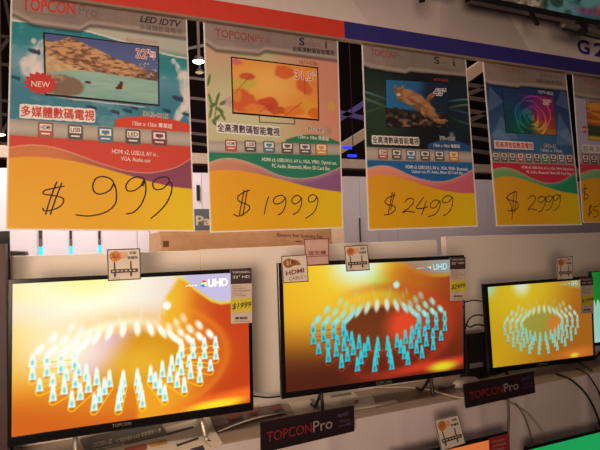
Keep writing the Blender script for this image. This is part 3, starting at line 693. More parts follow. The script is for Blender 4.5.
def scr1(U, V):
    A = mixc(base(U, C(238, 150, 28)), base(U, C(208, 98, 22)), sm(.55, .15, V))
    A = mixc(A, base(U, C(226, 196, 190)), sm(.45, .75, V+.25*(1-U)))
    A = mixc(A, base(U, C(255, 222, 90)), blob(U, V, .06, .85, .2, .35, -30, .9)*.8)
    A = mixc(A, base(U, C(250, 205, 195)), (1-sm(.03, .13, np.abs(V-(.80-.62*U+.07*np.sin(U*6)))))*(1-sm(.3, .5, U))*.85)
    A = mixc(A, base(U, C(246, 178, 30)), blob(U, V, .05, .50, .22, .24, 0, .8)*.7)
    A = mixc(A, base(U, C(255, 253, 225)), blob(U, V, .30, .93, .30, .36, 0, .95))
    A = mixc(A, base(U, C(255, 240, 120)), blob(U, V, .28, 1.0, .12, .1, 0, .9)*.6)
    # the orange petal rising on the right, lilac sky beyond it
    lb = np.interp(V, [0, .3, .5, .7, .85, .97, 1], [.48, .50, .56, .585, .61, .66, .69])
    tc = np.interp(U, [.60, .67, .70, .74, .785, .82, .865, .92, 1], [1.0, .985, .96, .895, .84, .80, .775, .78, .83])
    pet = mixc(base(U, C(236, 160, 32)), base(U, C(198, 68, 18)), sm(.58, .90, U)); pet = mixc(pet, base(U, C(244, 196, 50)), blob(U, V, .62, .74, .07, .32, -8, .9)*.7)
    pet = mixc(pet, base(U, C(190, 58, 16)), blob(U, V, .95, .35, .14, .4, 0, .9)*.6)
    m_ = sm(-.015, .02, U-lb)*sm(-.01, .02, tc-V)
    A = mixc(A, base(U, C(196, 188, 222)), sm(.66, .72, U)*(1-sm(-.01, .02, tc-V)))
    A = mixc(A, pet, m_)
    A = mixc(A, base(U, C(232, 205, 40)), (1-sm(.0, .022, np.abs(tc-V)))*sm(.64, .68, U)*.8)
    A = mixc(A, base(U, C(250, 150, 45)), (1-sm(.0, .08, np.abs(np.hypot((U-.455)/.435, (V-.41)/.41)-1)))*.35*sm(.55, .8, U))
    A = mixc(A, base(U, C(240, 158, 34)), blob(U, V, .455, .40, .42, .35, 0, .3)*.5)
    e = blob(U, V, .455, .43, .235, .19, -4, .15)
    A = mixc(A, mixc(base(U, C(222, 165, 178)), base(U, C(216, 146, 24)), sm(.30, .46, U+.5*(.46-V))), e)
    A = mixc(A, base(U, C(240, 190, 50)), blob(U, V, .50, .38, .11, .12, 0, .8)*.6)
    A = mixc(A, base(U, C(255, 246, 215)), blob(U, V, .20, .53, .15, .17, 20, .9)*.9)
    A = mixc(A, base(U, C(255, 250, 215)), (1-sm(0, .20, np.abs(np.hypot((U-.455)/.27, (V-.45)/.24)-1)))*sm(.75, .3, U)*sm(.3, .5, V)*.85)
    A = mixc(A, base(U, C(250, 110, 30)), blob(U, V, .93, .07, .25, .04, 8, .8)*.9); A = mixc(A, base(U, C(255, 220, 40)), blob(U, V, .84, .02, .13, .035, 4, .6))
    A = mixc(A, base(U, C(255, 255, 250)), blob(U, V, .615, .785, .018, .03, 0, .5))
    return cones(A, U, V, dict(hot=C(255, 255, 245), mid=C(60, 190, 190), cone=C(225, 250, 235), line=C(255, 205, 30), ls=.8, hole=C(170, 90, 10), wh=.35, core=.6, fc=.1, ring=(.455, .425, .225, .385, .185, .325)))
def scr2(U, V):
    A = mixc(base(U, C(236, 160, 34)), base(U, C(150, 54, 20)), sm(.25, .85, U+.12*(1-V)))
    A = mixc(A, base(U, C(82, 30, 14)), sm(.66, .06, V)*(1-sm(.25, .9, U)*.25))
    A = mixc(A, base(U, C(120, 34, 20)), sm(.3, .02, V)*sm(.2, .5, U)*.6)
    A = mixc(A, base(U, C(250, 214, 44)), blob(U, V, .34, 1.0, .36, .46, 0, .95)*.9)
    A = mixc(A, base(U, C(188, 220, 60)), blob(U, V, .49, .86, .16, .05, -62, .8)*.7)
    A = mixc(A, base(U, C(225, 250, 250)), blob(U, V, .38, 1.0, .12, .16, 0, .9))
    A = mixc(A, base(U, C(205, 58, 34)), (1-sm(0, .17, np.abs(np.hypot((U-.515)/.40, (V-.41)/.38)-1)))*.45*sm(.2, .6, U))
    tc = np.interp(U, [.52, .60, .655, .70, .75, .82, .9, 1], [1.02, .99, .975, .92, .89, .865, .86, .90])
    A = mixc(A, base(U, C(150, 158, 158)), sm(.50, .60, U)*sm(-.015, .035, V-tc)*.95)
    A = mixc(A, base(U, C(214, 170, 50)), (1-sm(.0, .03, np.abs(tc-V)))*sm(.55, .64, U)*.6)
    A = mixc(A, base(U, C(182, 84, 26)), blob(U, V, .68, .86, .12, .14, -20, .9)*.6)
    e = blob(U, V, .515, .44, .225, .185, -4, .15)
    A = mixc(A, mixc(base(U, C(128, 66, 24)), base(U, C(98, 38, 18)), V), e)
    A = mixc(A, base(U, C(238, 74, 38)), blob(U, V, .645, .44, .10, .16, 0, .6)*.9)
    A = mixc(A, base(U, C(226, 84, 44)), (1-sm(0, .05, np.abs(np.hypot((U-.515)/.235, (V-.44)/.195)-1)))*.5)
    A = mixc(A, base(U, C(228, 60, 34)), blob(U, V, .86, .07, .25, .04, 4, .7)*.85); A = mixc(A, base(U, C(226, 214, 40)), blob(U, V, .87, .045, .08, .04, 4, .7))
    A = mixc(A, base(U, C(190, 240, 235)), blob(U, V, .60, .80, .018, .03, 0, .5))
    return cones(A, U, V, dict(hot=C(225, 240, 215), mid=C(20, 120, 150), cone=C(55, 205, 215), line=C(196, 48, 38), ls=.6, hole=C(60, 10, 10), wh=-.12, core=.7, fc=.8, ring=(.515, .43, .215, .375, .175, .33)))
def scr3(U, V):
    A = mixc(base(U, C(214, 168, 26)), base(U, C(176, 104, 28)), sm(.3, 1, U+.3*(1-V)))
    A = mixc(A, base(U, C(235, 205, 40)), blob(U, V, .30, .95, .35, .4, 0, .95)*.8)
    A = mixc(A, base(U, C(235, 245, 215)), blob(U, V, .31, 1.0, .07, .12, 0, .8)); A = mixc(A, base(U, C(170, 225, 190)), blob(U, V, .0, 1.0, .07, .12, 0, .8)*.9)
    A = mixc(A, base(U, C(160, 160, 70)), blob(U, V, .49, .45, .215, .19, -4, .2)*.8)
    A = mixc(A, base(U, C(222, 130, 50)), blob(U, V, .63, .45, .09, .14, 0, .6)*.9)
    A = mixc(A, base(U, C(235, 130, 50)), blob(U, V, .82, .05, .18, .07, 4, .8)*.8); A = mixc(A, base(U, C(245, 220, 60)), blob(U, V, .80, .03, .04, .03, 4, .6))
    edge = V-np.interp(U, [.66, .72, .80, .9, 1], [1.04, .95, .90, .875, .93])
    A = mixc(A, base(U, C(185, 165, 90)), sm(-.01, .03, edge)*sm(.62, .70, U)*.8)
    return cones(A, U, V, dict(hot=C(214, 236, 205), mid=C(90, 190, 190), cone=C(150, 215, 190), line=C(212, 130, 50), ls=.25, hole=C(150, 90, 30), wh=.05, core=.5, fc=.5, ring=(.49, .45, .20, .36, .185, .33)))

def television(px, Y, label, fn, bez, emit, nx=280, ny=170, depth=.045, group=None, cat='television', dY=(0, 0), feet=None, base_z=None):
    """px: outer TL TR BR BL of the set"""
    (a, b_, c, d) = px
    q = Quad(ony(*a, Y), ony(*b_, Y+dY[0]), ony(*c, Y+dY[0]), ony(*d, Y))
    t = thing('television', (q.c[3]+q.c[2])/2, label, cat, group)
    L, R, T, B = bez
    u0, u1, v0, v1 = L/q.W, 1-R/q.W, B/q.H, 1-T/q.H
    b = MB().m(M_gloss)                       # bezel: four mitred bars with a sloped inner lip
    o = [(0, 0), (1, 0), (1, 1), (0, 1)]; i_ = [(u0, v0), (u1, v0), (u1, v1), (u0, v1)]
    f = .004
    O = [q.pt(u, v, f) for u, v in o]; I = [q.pt(u, v, f) for u, v in i_]; I2 = [q.pt(u, v, 0) for u, v in i_]; Ob = [q.pt(u, v, -.014) for u, v in o]
    vs = O+I+I2+Ob; fs = []
    for k in range(4):
        j = (k+1) % 4
        fs += [[k, j, 4+j, 4+k], [4+k, 4+j, 8+j, 8+k], [12+k, 12+j, j, k]]
    fs.append([15, 14, 13, 12]); b.add(vs, fs)
    bz = b.build('bezel', t, bevel=.0015)
    b = MB().m(M_shell)
    A_ = [q.pt(u, v, -.014) for u, v in ((.01, .01), (.99, .01), (.99, .99), (.01, .99))]; B_ = [q.pt(u, v, -depth) for u, v in ((.10, .08), (.90, .08), (.90, .85), (.10, .85))]
    b.hexa(A_, B_); b.build('back_shell', t)
    s = q.subuv(u0, v0, u1, v1)
    if callable(fn): s.raster('screen', t, nx, ny, fn, .0005, mat_print('screen_glow_%.2f' % emit, .25, emit))
    return q, s, t

M_uhd = mat('screen_caption_white', rgb(250, 250, 250), .4, emit=1.0)
M_uhdd = mat('screen_caption_dim', rgb(150, 215, 220), .4, emit=.8)
SG = [mat('logo_'+n, c, .4, emit=.9) for n, c in (('red', rgb(225, 60, 50)), ('green', rgb(40, 190, 90)), ('blue', rgb(40, 110, 220)), ('yellow', rgb(240, 200, 40)))]
def uhd(s, t, x0, y0, x1, y1, h, mt, gx, gy, small):
    b = MB(); text(b, s, 'UHD', (x0, y0), (x1, y1), h, mt, off=.001, bold=.02)
    u, v = s.inv(gx, gy); r = h*.62/130*.3
    for k in range(4):
        a0 = k*math.pi/2+.6
        P = [(u, v)]+[(u+r*math.cos(a0+j*math.pi/8)/s.W, v+r*math.sin(a0+j*math.pi/8)/s.H) for j in range(5)]
        b.m(SG[k]); s.poly(b, P, .001)
    b.m(mt); s.poly(b, [(u-r*.7/s.W, v+r*.15/s.H), (u+r*.6/s.W, v+r*.35/s.H), (u+r*.7/s.W, v+r*.1/s.H), (u-r*.6/s.W, v-r*.1/s.H)], .0013)
    text(b, s, 'powered by', small[0], small[1], small[2], mt, off=.001)
    b.build('screen_caption', t)

TV1, S1, TT1 = television([(8.6, 279.5), (250.8, 268), (253.3, 410), (7.3, 447)], 1.62, 'large television showing a bright white-hot ring of cones, leftmost on the shelf', scr1, (.010, .011, .013, .026), 1.03, 300, 180, group='televisions on the shelf')
TV2, S2, TT2 = television([(277.5, 263), (463.6, 255), (465.5, 373.5), (281.5, 399)], 1.62, 'large television showing a dark red ring of cyan cones, middle of the shelf', scr2, (.017, .010, .015, .020), .95, 300, 180, dY=(-.036, 0), group='televisions on the shelf')
TV3, S3, TT3 = television([(483.4, 284), (591.3, 275.8), (594.6, 360), (489.5, 373.5)], 1.62, 'smaller television on the counter showing an amber picture with a pale ring of cones', scr3, (.018, .008, .014, .022), .8, 220, 140, dY=(-.023, 0), group='televisions on the shelf')
uhd(S1, TT1, 208, 283.2, 227.5, 282, 7.8, M_uhd, 203.5, 283.7, ((186, 286), (197, 285.3), 2))
uhd(S2, TT2, 433, 267.2, 447, 266.2, 6.2, M_uhdd, 429, 267.4, ((416.5, 268.4), (425, 268), 1.8))
uhd(S3, TT3, 571, 283.3, 577.5, 282.8, 4.4, M_uhdd, 568.5, 283.5, ((560, 284.6), (566, 284.2), 1.2))
M_logo = mat('silver_print', rgb(170, 165, 160), .3, metal=.6)
b = MB(); text(b, TV1, 'TOPCON', (112, 425.5), (131, 422.6), 3.2, M_logo, off=.0046); b.build('logo', TT1)
b = MB(); text(b, TV2, 'TOPCON', (375, 383.4), (391, 381), 3, M_logo, off=.0046); b.build('logo', TT2)
b = MB(); text(b, TV3, 'TOPCON', (537, 364.6), (547, 363.3), 2, M_logo, off=.0046); b.build('logo', TT3)

ZS = CZ-.592                                 # shelf height
def foot(t, q, u, front, mt, name='foot', r=.006):
    """a bent rod foot: neck under the bezel, one toe forwards and one backwards"""
    n = Vector((q.n.x, q.n.y, 0)).normalized()
    p = q.pt(u, .02, -.012); b = MB().m(mt)
    z = ZS+r+.0012
    add_tube(b, [p+n*front*.95+Vector((0, 0, z-p.z)), p+n*front*.6+Vector((0, 0, z+.008-p.z)), p+Vector((0, 0, -.012)), p+Vector((0, 0, .012))], r, 8)
    add_tube(b, [p+Vector((0, 0, -.006)), p-n*.06+Vector((0, 0, z+.006-p.z)), p-n*.10+Vector((0, 0, z-p.z))], r, 8)
    b.build(name, t, smooth=True)
M_silver = mat('silver_foot', rgb(190, 178, 165), .3, metal=.5)
foot(TT1, TV1, .76, .075, M_silver, r=.0065); foot(TT1, TV1, .24, .075, M_silver, r=.0065)
foot(TT2, TV2, .2, .012, M_black); foot(TT2, TV2, .8, .012, M_black)
foot(TT3, TV3, .16, .06, M_black); foot(TT3, TV3, .86, .065, M_black)

# fourth set at the right edge, showing mostly green
def scr4(U, V):
    n = .50+.10*np.abs(np.sin(U*55+np.sin(U*21)))+.08*U
    A = mixc(base(U, C(36, 150, 48)), base(U, C(20, 110, 40)), fbm(U, V, 8, 2)); return mixc(A, mixc(base(U, C(150, 215, 190)), base(U, C(190, 232, 215)), fbm(U, V, 5, 6)), sm(-.01, .01, n-V))
TV4, S4, TT4 = television([(590.6, 271.5), (668, 265), (671, 334), (593.5, 346)], 1.615, 'television with a green and mint picture, cut off by the right edge of the frame', scr4, (.0025, .01, .004, .014), .75, 160, 100, dY=(-.0, 0), group='televisions on the shelf')
foot(TT4, TV4, .2, .05, M_black); foot(TT4, TV4, .8, .05, M_black)

# specification labels hanging at the sets' top right corners
M_lab_dark = mat('label_dark', rgb(62, 46, 44), .5); M_lab_yel = mat('label_yellow', rgb(214, 196, 60), .5); M_lab_white = mat('label_white', rgb(206, 186, 170), .5)
def spec_label(q, t, x0, y0, x1, y1, price, bands, lbl):
    s = q.sub([(x0, y0), (x1, y0-.8), (x1+.6, y1-1), (x0+.6, y1)])
    r = thing('spec_label', s.pt(.5, 0, .006), lbl, 'label', 'specification labels on the televisions')
    b = MB().m(M_lab_white); s.slab(b, .0078, .006); b.build('card', r)
    b = MB().m(M_lab_dark); s.rect(b, 0, bands[0], 1, 1, .0081)
    H = y1-y0; P = lambda u, v: (x0+(x1-x0)*u+.3, y1-(H*v)-.8*u)
    text(b, s, 'TOPCONPro', P(.08, .945), P(.92, .945), H*.035, M_tx_white, off=.0086); text(b, s, '32" HD', P(.1, .86), P(.9, .86), H*.05, M_tx_white, off=.0086)
    b.build('header_band', r); b = MB()
    for k in range(5):
        v_ = bands[0]-.04-k*(bands[0]-bands[1]-.05)/5
        text(b, s, ('解像度 1366x768', 'HDMI USB AV VGA', '全高清智能電視', 'Bluetooth LAN', '三年保養')[k], P(.08, v_), P(.5+.4*((k*7) % 3)/2, v_), H*.03, M_tx_grey, off=.0086)
    b.build('specification_text', r); b = MB(); text(b, s, '專業級', P(.2, .10), P(.8, .10), H*.05, M_tx_dark, off=.0086, bold=.01); text(b, s, 'TOPCONPro.com', P(.15, .04), P(.9, .04), H*.03, M_tx_grey, off=.0086)
    b.build('footer_text', r)
    b = MB().m(M_lab_yel); s.rect(b, 0, bands[2], 1, bands[1], .0083)
    text(b, s, price, P(.06, (bands[1]+bands[2])/2-.02), P(.97, (bands[1]+bands[2])/2+.01), H*.12, M_ink, off=.0088, sh=.2, bold=.01); b.build('price_band', r)
spec_label(TV1, TT1, 229.8, 269.5, 250.8, 323.5, '$1999', (.73, .46, .20), 'tall specification label with a yellow $1999 band on the leftmost television')
spec_label(TV2, TT2, 448.6, 257.5, 464, 300.8, '$2499', (.72, .46, .20), 'tall specification label on the top right corner of the middle television')
spec_label(TV3, TT3, 578.8, 278, 591.6, 313.5, '$1999', (.78, .52, .22), 'small specification label on the amber television')

# hang tags clipped to the tops of the sets
M_tagp = mat('tag_paper', rgb(222, 208, 190), .55, vary=.03); M_tagb = mat('tag_border', rgb(82, 58, 50), .5); M_tagr = mat('tag_border_red', rgb(130, 62, 52), .5)
M_blob = mat('tag_orange_blob', rgb(205, 120, 55), .6, vary=.35, scale=120); M_blob2 = mat('tag_gold_blob', rgb(150, 92, 40), .6, vary=.4, scale=120)
M_pink = mat('tag_pink_paper', rgb(205, 165, 150), .55)
def tag_card(px, Y, kind, lbl, cat='price tag', paper=None):
    q = Quad(*[ony(x, y, Y) for x, y in px])
    t = thing('bracket_tag' if kind == 'bracket' else 'shelf_tag', (q.c[2]+q.c[3])/2, lbl, cat, 'small bordered cards clipped on the televisions')
    b = MB().m(paper or M_tagp); q.slab(b, .0, -.0015); b.build('card', t)
    b = MB().m(M_tagr if kind != 'bracket' else M_tagb); k = .0022; q.frame(b, k/q.W*1.4, k/q.H*1.4, .0004); b.build('border', t)
    b = MB(); X = lambda u, v: proj(q.pt(u, v)); h = abs(X(.5, 0)[1]-X(.5, 1)[1])
    def disc_noise(cx, cy, r, ry, mt, off):
        b.m(mt); q.poly(b, [(cx+(r+.012*math.sin(i*3))*math.cos(i*math.pi/10), cy+(ry+.01*math.sin(i*5))*math.sin(i*math.pi/10)) for i in range(20)], off)
    if kind == 'bracket':
        disc_noise(.24, .77, .17, .16, M_blob if cat == 'price tag' else M_blob, .0005)
        b.m(mat('tag_peach', rgb(222, 170, 130), .6)); q.poly(b, [(.36, .66), (.60, .72), (.62, .88), (.36, .90)], .0004)
        text(b, q, '安裝', X(.66, .86), X(.88, .86), h*.09, M_tx_dark, bold=.03); text(b, q, '掛牆架', X(.60, .71), X(.92, .71), h*.10, M_tx_dark, bold=.03)
        text(b, q, '$1', X(.16, .78), X(.32, .78), h*.15, M_tx_brown, off=.0008)
        b.m(M_tagb)
        for u in (.21, .70): q.poly(b, [(u-.02, .60), (u+.02, .60), (u+.035, .15), (u+.0, .10), (u-.03, .15)], .0006)
        q.rect(b, .09, .24, .91, .36, .0007)
        b.m(M_tagp); [q.rect(b, .14+.125*i, .285, .21+.125*i, .32, .0009) for i in range(6)]
        text(b, q, 'TV wall', X(.10, .06), X(.36, .06), h*.05, M_tx_grey)
    elif kind == 'hdmi':
        disc_noise(.26, .72, .20, .17, M_blob2, .0005); q.poly(b, [(.4, .62), (.75, .64), (.62, .80), (.4, .86)], .0005)
        text(b, q, '$1', X(.18, .72), X(.34, .72), h*.18, M_tagp, off=.0008)
        text(b, q, 'HDMI', X(.13, .35), X(.85, .44), h*.17, M_tagr, bold=.03); text(b, q, 'CABLE', X(.24, .14), X(.78, .19), h*.12, M_tagr)
        text(b, q, '!', X(.86, .18), X(.89, .19), h*.12, M_tagr)
    else:
        text(b, q, '送叉燒', X(.12, .46), X(.88, .46), h*.17, M_tagr, bold=.02); b.m(M_tagr); q.rect(b, .08, .32, .94, .345, .0005)
    b.build('print', t); return t
tag_card([(106.8, 249.3), (140.2, 248.2), (141, 279.3), (108, 281.2)], 1.606, 'bracket', 'bordered card with a wall bracket drawing, clipped on top of the leftmost television')
tag_card([(281, 256), (306.8, 254.4), (308.7, 281.6), (283, 283.3)], 1.600, 'hdmi', 'bordered card reading HDMI CABLE at the top left corner of the middle television')
tag_card([(303.8, 238.9), (328.8, 238.2), (329, 264.3), (306, 265.8)], 1.604, 'pink', 'pinkish card with a red line of writing, behind the HDMI CABLE card', paper=M_pink)
tag_card([(344.2, 246.2), (367.4, 244.5), (369.8, 270.2), (346.3, 271.6)], 1.588, 'bracket', 'bordered wall bracket card clipped on the top of the middle television')
tag_card([(556.9, 257.4), (572.6, 256.2), (573, 279), (557.5, 280)], 1.588, 'bracket', 'small bordered wall bracket card on top of the amber television')

# ================================================================== display counter
Ye = 1.535
M_cnt = mat('counter_white', rgb(214, 196, 190), .45, vary=.03, scale=4); M_top = mat('counter_top', rgb(150, 128, 112), .4, vary=.08, scale=12)
ct = thing('display_counter', (1.0, 1.9, 0), 'long white display counter with a brown top, carrying the row of televisions', 'counter')
b = MB().m(M_top); b.box((-.75, Ye, ZS-.02), (3.6, 1.86, ZS)); b.build('counter_top', ct, bevel=.003)
b = MB().m(M_cnt)                            # front face: a draped vinyl cover with soft folds
n = 240; xs = [-.75+4.35*i/n for i in range(n+1)]; vs = []; fs = []
def fold(x):
    y = 0
    for c_, w_, a_ in ((.735, .03, .010), (1.02, .012, .004), (1.37, .02, .007), (1.60, .012, .007), (.40, .02, .005), (1.95, .02, .008), (.05, .02, .006)): y += a_*math.exp(-((x-c_)/w_)**2)
    return y+.003*math.sin(x*7)
for x in xs:
    for z, k in ((ZS-.002, 0), (ZS-.012, .3), (ZS-.04, .7), (ZS-.15, 1), (ZS-.4, 1.2), (.02, 1.3)): vs.append((x, Ye-.004-fold(x)*k, z))
for i in range(n):
    for j in range(5): fs.append([i*6+j, i*6+j+1, (i+1)*6+j+1, (i+1)*6+j])
b.add(vs, fs); b.build('vinyl_cover', ct, smooth=True)
b = MB().m(M_cnt); b.box((-.75, Ye+.02, 0), (3.6, 1.86, ZS-.02)); b.build('carcass', ct)

# white back panels behind the sets
def back_panel(px0, px1, top0, top1, Y, lbl, x_hi=None):
    Y += .06
    p = ony(px0, top0, Y); r = ony(px1, top1, Y); x1 = r.x if x_hi is None else x_hi
    b = MB().m(white_panel)
    b.hexa([(p.x, Y, ZS), (x1, Y, ZS), (x1, Y+.03, ZS), (p.x, Y+.03, ZS)], [(p.x, Y, p.z), (x1, Y, r.z), (x1, Y+.03, r.z), (p.x, Y+.03, p.z)])
    tag(b.build('back_panel', bevel=.002), lbl, 'panel', 'white panels standing behind the televisions')
back_panel(8.5, 200, 256, 250.3, 1.74, 'white back panel behind the leftmost television, with its left end showing')
back_panel(200.4, 437, 249.5, 239.8, 1.735, 'white back panel between the two largest televisions, in front of the cardboard box')
back_panel(445, 600, 236.6, 233.6, 1.74, 'white back panel behind the amber television, tallest of the three', x_hi=3.6)

# ================================================================== clutter on the counter
def flat(name, px, z, mt, lbl, cat, group=None, th=.0012, extra=None, roll=0):
    b = MB().m(mt); P = [onz(x, y, ZS+z) for x, y in px]
    b.hexa([p-Vector((0, 0, th)) for p in P], P)
    if extra: extra(b, z+.0006)
    return tag(b.build(name), lbl, cat, group)
def zpoly(b, px, z, mt):
    b.m(mt); b.add([onz(x, y, ZS+z) for x, y in px], [list(range(len(px)))])
def ztext(b, body, L, R, h, z, mt, bold=.02):
    q = Quad(onz(L[0], L[1]-h/2, ZS+z), onz(R[0], R[1]-h/2, ZS+z), onz(R[0], R[1]+h/2, ZS+z), onz(L[0], L[1]+h/2, ZS+z))
    base_, fs = text_mesh(body, bold, 0); x0, x1, y0, y1 = base_[:, 0].min(), base_[:, 0].max(), base_[:, 1].min(), base_[:, 1].max()
    b.m(mt); b.add([q.pt((x-x0)/(x1-x0), (y-y0)/(y1-y0)) for x, y in base_], fs)
M_broch = mat('brochure_black', rgb(34, 26, 24), .4, vary=.1); M_sheet = mat('leaflet_white', rgb(208, 194, 176), .5, vary=.06); M_photo = mat('magazine_dark', rgb(88, 50, 36), .4, vary=.5, scale=40)
M_redph = mat('photo_red', rgb(150, 62, 50), .5, vary=.3); M_yelph = mat('photo_yellow', rgb(190, 140, 50), .5, vary=.35)
def ex1(b, z):
    ztext(b, 'TOPCONPro LED', (92, 445.5), (112, 441), 5, z, M_sheet); ztext(b, '多媒體數碼電視 全高清', (115, 441.5), (140, 435.5), 4.5, z, M_sheet); ztext(b, '智能電視 優惠', (141, 435), (161, 430), 4.5, z, M_sheet)
    ztext(b, 'www.topcon.com.hk', (92, 450), (125, 443.5), 2.5, z, M_sheet)
flat('brochure', [(80, 439), (160, 421), (168, 434), (88, 452)], .004, M_broch, 'black brochure with rows of white lettering lying under the leftmost television', 'brochure', extra=ex1)
def ex2(b, z):
    zpoly(b, [(149, 442.5), (166, 438.5), (168, 443.5), (150, 447.5)], z, M_yelph); zpoly(b, [(124, 448), (146, 443.6), (147.5, 449), (126, 454)], z, M_redph)
flat('catalogue_page', [(88, 453), (168, 435), (178, 452), (96, 474)], .0025, M_sheet, 'white catalogue page with red and yellow photos, in front of the black brochure', 'leaflet', extra=ex2)
def ex3(b, z):
    zpoly(b, [(166, 433), (193, 426), (194, 428), (167, 435.5)], z, M_tx_dark); zpoly(b, [(176, 444.5), (198, 437), (199, 439), (177, 446.7)], z, M_tx_dark); zpoly(b, [(190, 449), (203, 445), (205, 450), (192, 455)], z, M_tx_navy)
flat('leaflet', [(163, 428), (196, 419), (212, 448), (176, 462)], .001, M_sheet, 'grey-white leaflet with dark lines, right of the catalogue page', 'leaflet', extra=ex3)
b = MB().m(M_sheet); P = [onz(x, y, ZS+.006) for x, y in ((198, 417), (209, 415), (213, 427), (219, 437), (222.5, 443), (220, 446), (213, 447.5), (206, 441), (201, 430))]
b.hexa([p-Vector((0, 0, .0012)) for p in P], P); b.m(M_tx_dark); c0 = onz(209.5, 440.7, ZS+.0066); b.add([c0+Vector((.005*math.cos(i*math.pi/6), .005*math.sin(i*math.pi/6), 0)) for i in range(12)], [list(range(12))])
tag(b.build('hang_card'), 'cream hang card with rounded corner and punched hole, right of the silver television foot', 'card')
b = MB().m(M_photo)                          # magazine curling up at its near edge
L0, L1, R0, R1 = onz(209, 417, ZS+.004), onz(218.5, 431.5, ZS+.004), onz(279, 403, ZS+.004), onz(286.5, 412.5, ZS+.004); vs = []; N_ = 12
for i in range(N_+1):
    s_ = i/N_
    for t_ in (0, .5, .85, 1):
        p = L0.lerp(R0, s_).lerp(L1.lerp(R1, s_), t_)+Vector((0, 0, .010*t_*t_*math.sin(s_*math.pi))); vs.append(p)
b.add(vs, [[i*4+j, i*4+j+1, (i+1)*4+j+1, (i+1)*4+j] for i in range(N_) for j in range(3)])
b.m(M_redph)
for (u_, v_, w_) in ((.2, .3, .2), (.5, .25, .14), (.85, .4, .1)):
    p = L0.lerp(R0, u_).lerp(L1.lerp(R1, u_), v_); r_ = L0.lerp(R0, u_+w_).lerp(L1.lerp(R1, u_+w_), v_); s2 = L0.lerp(R0, u_+w_).lerp(L1.lerp(R1, u_+w_), v_+.35); s3 = L0.lerp(R0, u_).lerp(L1.lerp(R1, u_), v_+.35)
    b.add([x+Vector((0, 0, .010)) for x in (p, r_, s2, s3)], [[0, 1, 2, 3]])
b.m(M_sheet); add_tube(b, [L1.lerp(R1, i/6)+Vector((0, 0, .010*math.sin(i/6*math.pi))) for i in range(7)], .0022, 6)
tag(b.build('magazine'), 'dark brown photo magazine with a white curling edge, behind the left TOPCONPro sign', 'magazine')
def ex4(b, z):
    zpoly(b, [(308, 397), (312, 396), (322, 408), (317, 409.5)], z, M_tx_grey); zpoly(b, [(330, 395), (350, 392), (352, 394.5), (331, 397.5)], z, M_tx_grey)
flat('paper_sheet', [(287, 401), (352, 391), (366, 403), (296, 417)], .002, M_sheet, 'creased pale paper lying under the left end of the middle television', 'paper', extra=ex4)
b = MB()
for k in range(4):                            # fanned stack of folded papers
    b.m(M_sheet); P = [onz(x+k*.8, y+k*2.3-5, ZS+.009-k*.002) for x, y in ((340, 404), (370, 399.5), (374, 403), (369, 405.5), (345, 409))]; b.hexa([p-Vector((0, 0, .001)) for p in P], P)
b.m(M_redph); b.add([onz(x, y, ZS+.0096) for x, y in ((354, 400.5), (358, 399.8), (359, 402.5), (355, 403.3))], [[0, 1, 2, 3]])
tag(b.build('folded_papers'), 'little fan of folded cream papers just right of the left TOPCONPro sign', 'paper')
flat('paper_sheet', [(372, 396), (440, 385), (452, 392), (376, 408)], .0012, mat('leaflet_brown', rgb(128, 96, 78), .5, vary=.2), 'brown flat leaflet under the right half of the middle television', 'paper',
     extra=lambda b, z: zpoly(b, [(372, 404), (395, 399.5), (398, 402), (374, 407)], z, M_sheet))
# power adapter
pa = thing('power_adapter', onz(468, 387, ZS), 'rounded white power adapter lying behind the right TOPCONPro sign', 'adapter')
b = MB().m(mat('adapter_white', rgb(215, 200, 185), .4)); c0 = onz(466, 386, ZS); R_ = []
for k, (f_, z_) in enumerate(((.9, 0), (1, .006), (1, .022), (.8, .030), (.3, .033))): R_.append([c0+Vector((.055*f_*math.cos(a)*(1+.15*math.cos(2*a)), .032*f_*math.sin(a), z_)) for a in [i*math.pi/10 for i in range(20)]])
b.add([p for r_ in R_ for p in r_], [[k*20+i, k*20+(i+1) % 20, (k+1)*20+(i+1) % 20, (k+1)*20+i] for k in range(4) for i in range(20)]+[list(range(20))[::-1], [80+i for i in range(20)]]); b.build('body', pa, smooth=True)
b = MB().m(M_black); add_tube(b, [c0+Vector((-.05, 0, .014)), c0+Vector((-.08, -.01, .010)), c0+Vector((-.10, 0, .006)), c0+Vector((-.13, .01, .006))], .004); b.build('lead', pa, smooth=True)

# black box and cables between the second and third set
c0 = ony(478, 350, 1.70); bx_ = thing('set_top_box', (c0.x, c0.y, ZS), 'black upright box with a grey strip, between the middle and amber televisions', 'box')
xa, xb = ony(466, 340, 1.70).x, ony(487, 340, 1.70).x; zz = ony(477, 333, 1.70).z
b = MB().m(M_black); b.box((xa, 1.70, ZS), (xb, 1.75, zz)); b.build('body', bx_, bevel=.003)
b = MB().m(M_tx_grey); p, r_ = ony(470, 364, 1.698), ony(483, 366.5, 1.698); b.box((p.x, 1.698, r_.z), (r_.x, 1.7005, p.z)); b.build('strip', bx_)
M_cbl = mat('cable_black', rgb(22, 20, 20), .4); M_cbe = mat('cable_beige', rgb(190, 165, 135), .5); M_cgr = mat('cable_grey', rgb(105, 95, 85), .5)
cable('cable', [ony(464, 302.5, 1.74), ony(472, 300.5, 1.71), ony(480, 301, 1.71), ony(486, 302.5, 1.74)], .0028, M_cbl, 'thin black cable near the top of the gap left of the amber television')
cable('cable', [ony(465, 330, 1.74), ony(468, 321, 1.71), ony(473, 316, 1.715), ony(480, 315, 1.71), ony(488, 316.5, 1.70)], .003, M_cbl, 'black cable arching above the black box left of the amber television')
cable('cable', [ony(465, 324, 1.74), ony(470, 327, 1.71), ony(475, 325, 1.715), ony(481, 325, 1.71), ony(488, 327, 1.70)], .0035, M_cbl, 'black cable lying just above the black box left of the amber television')
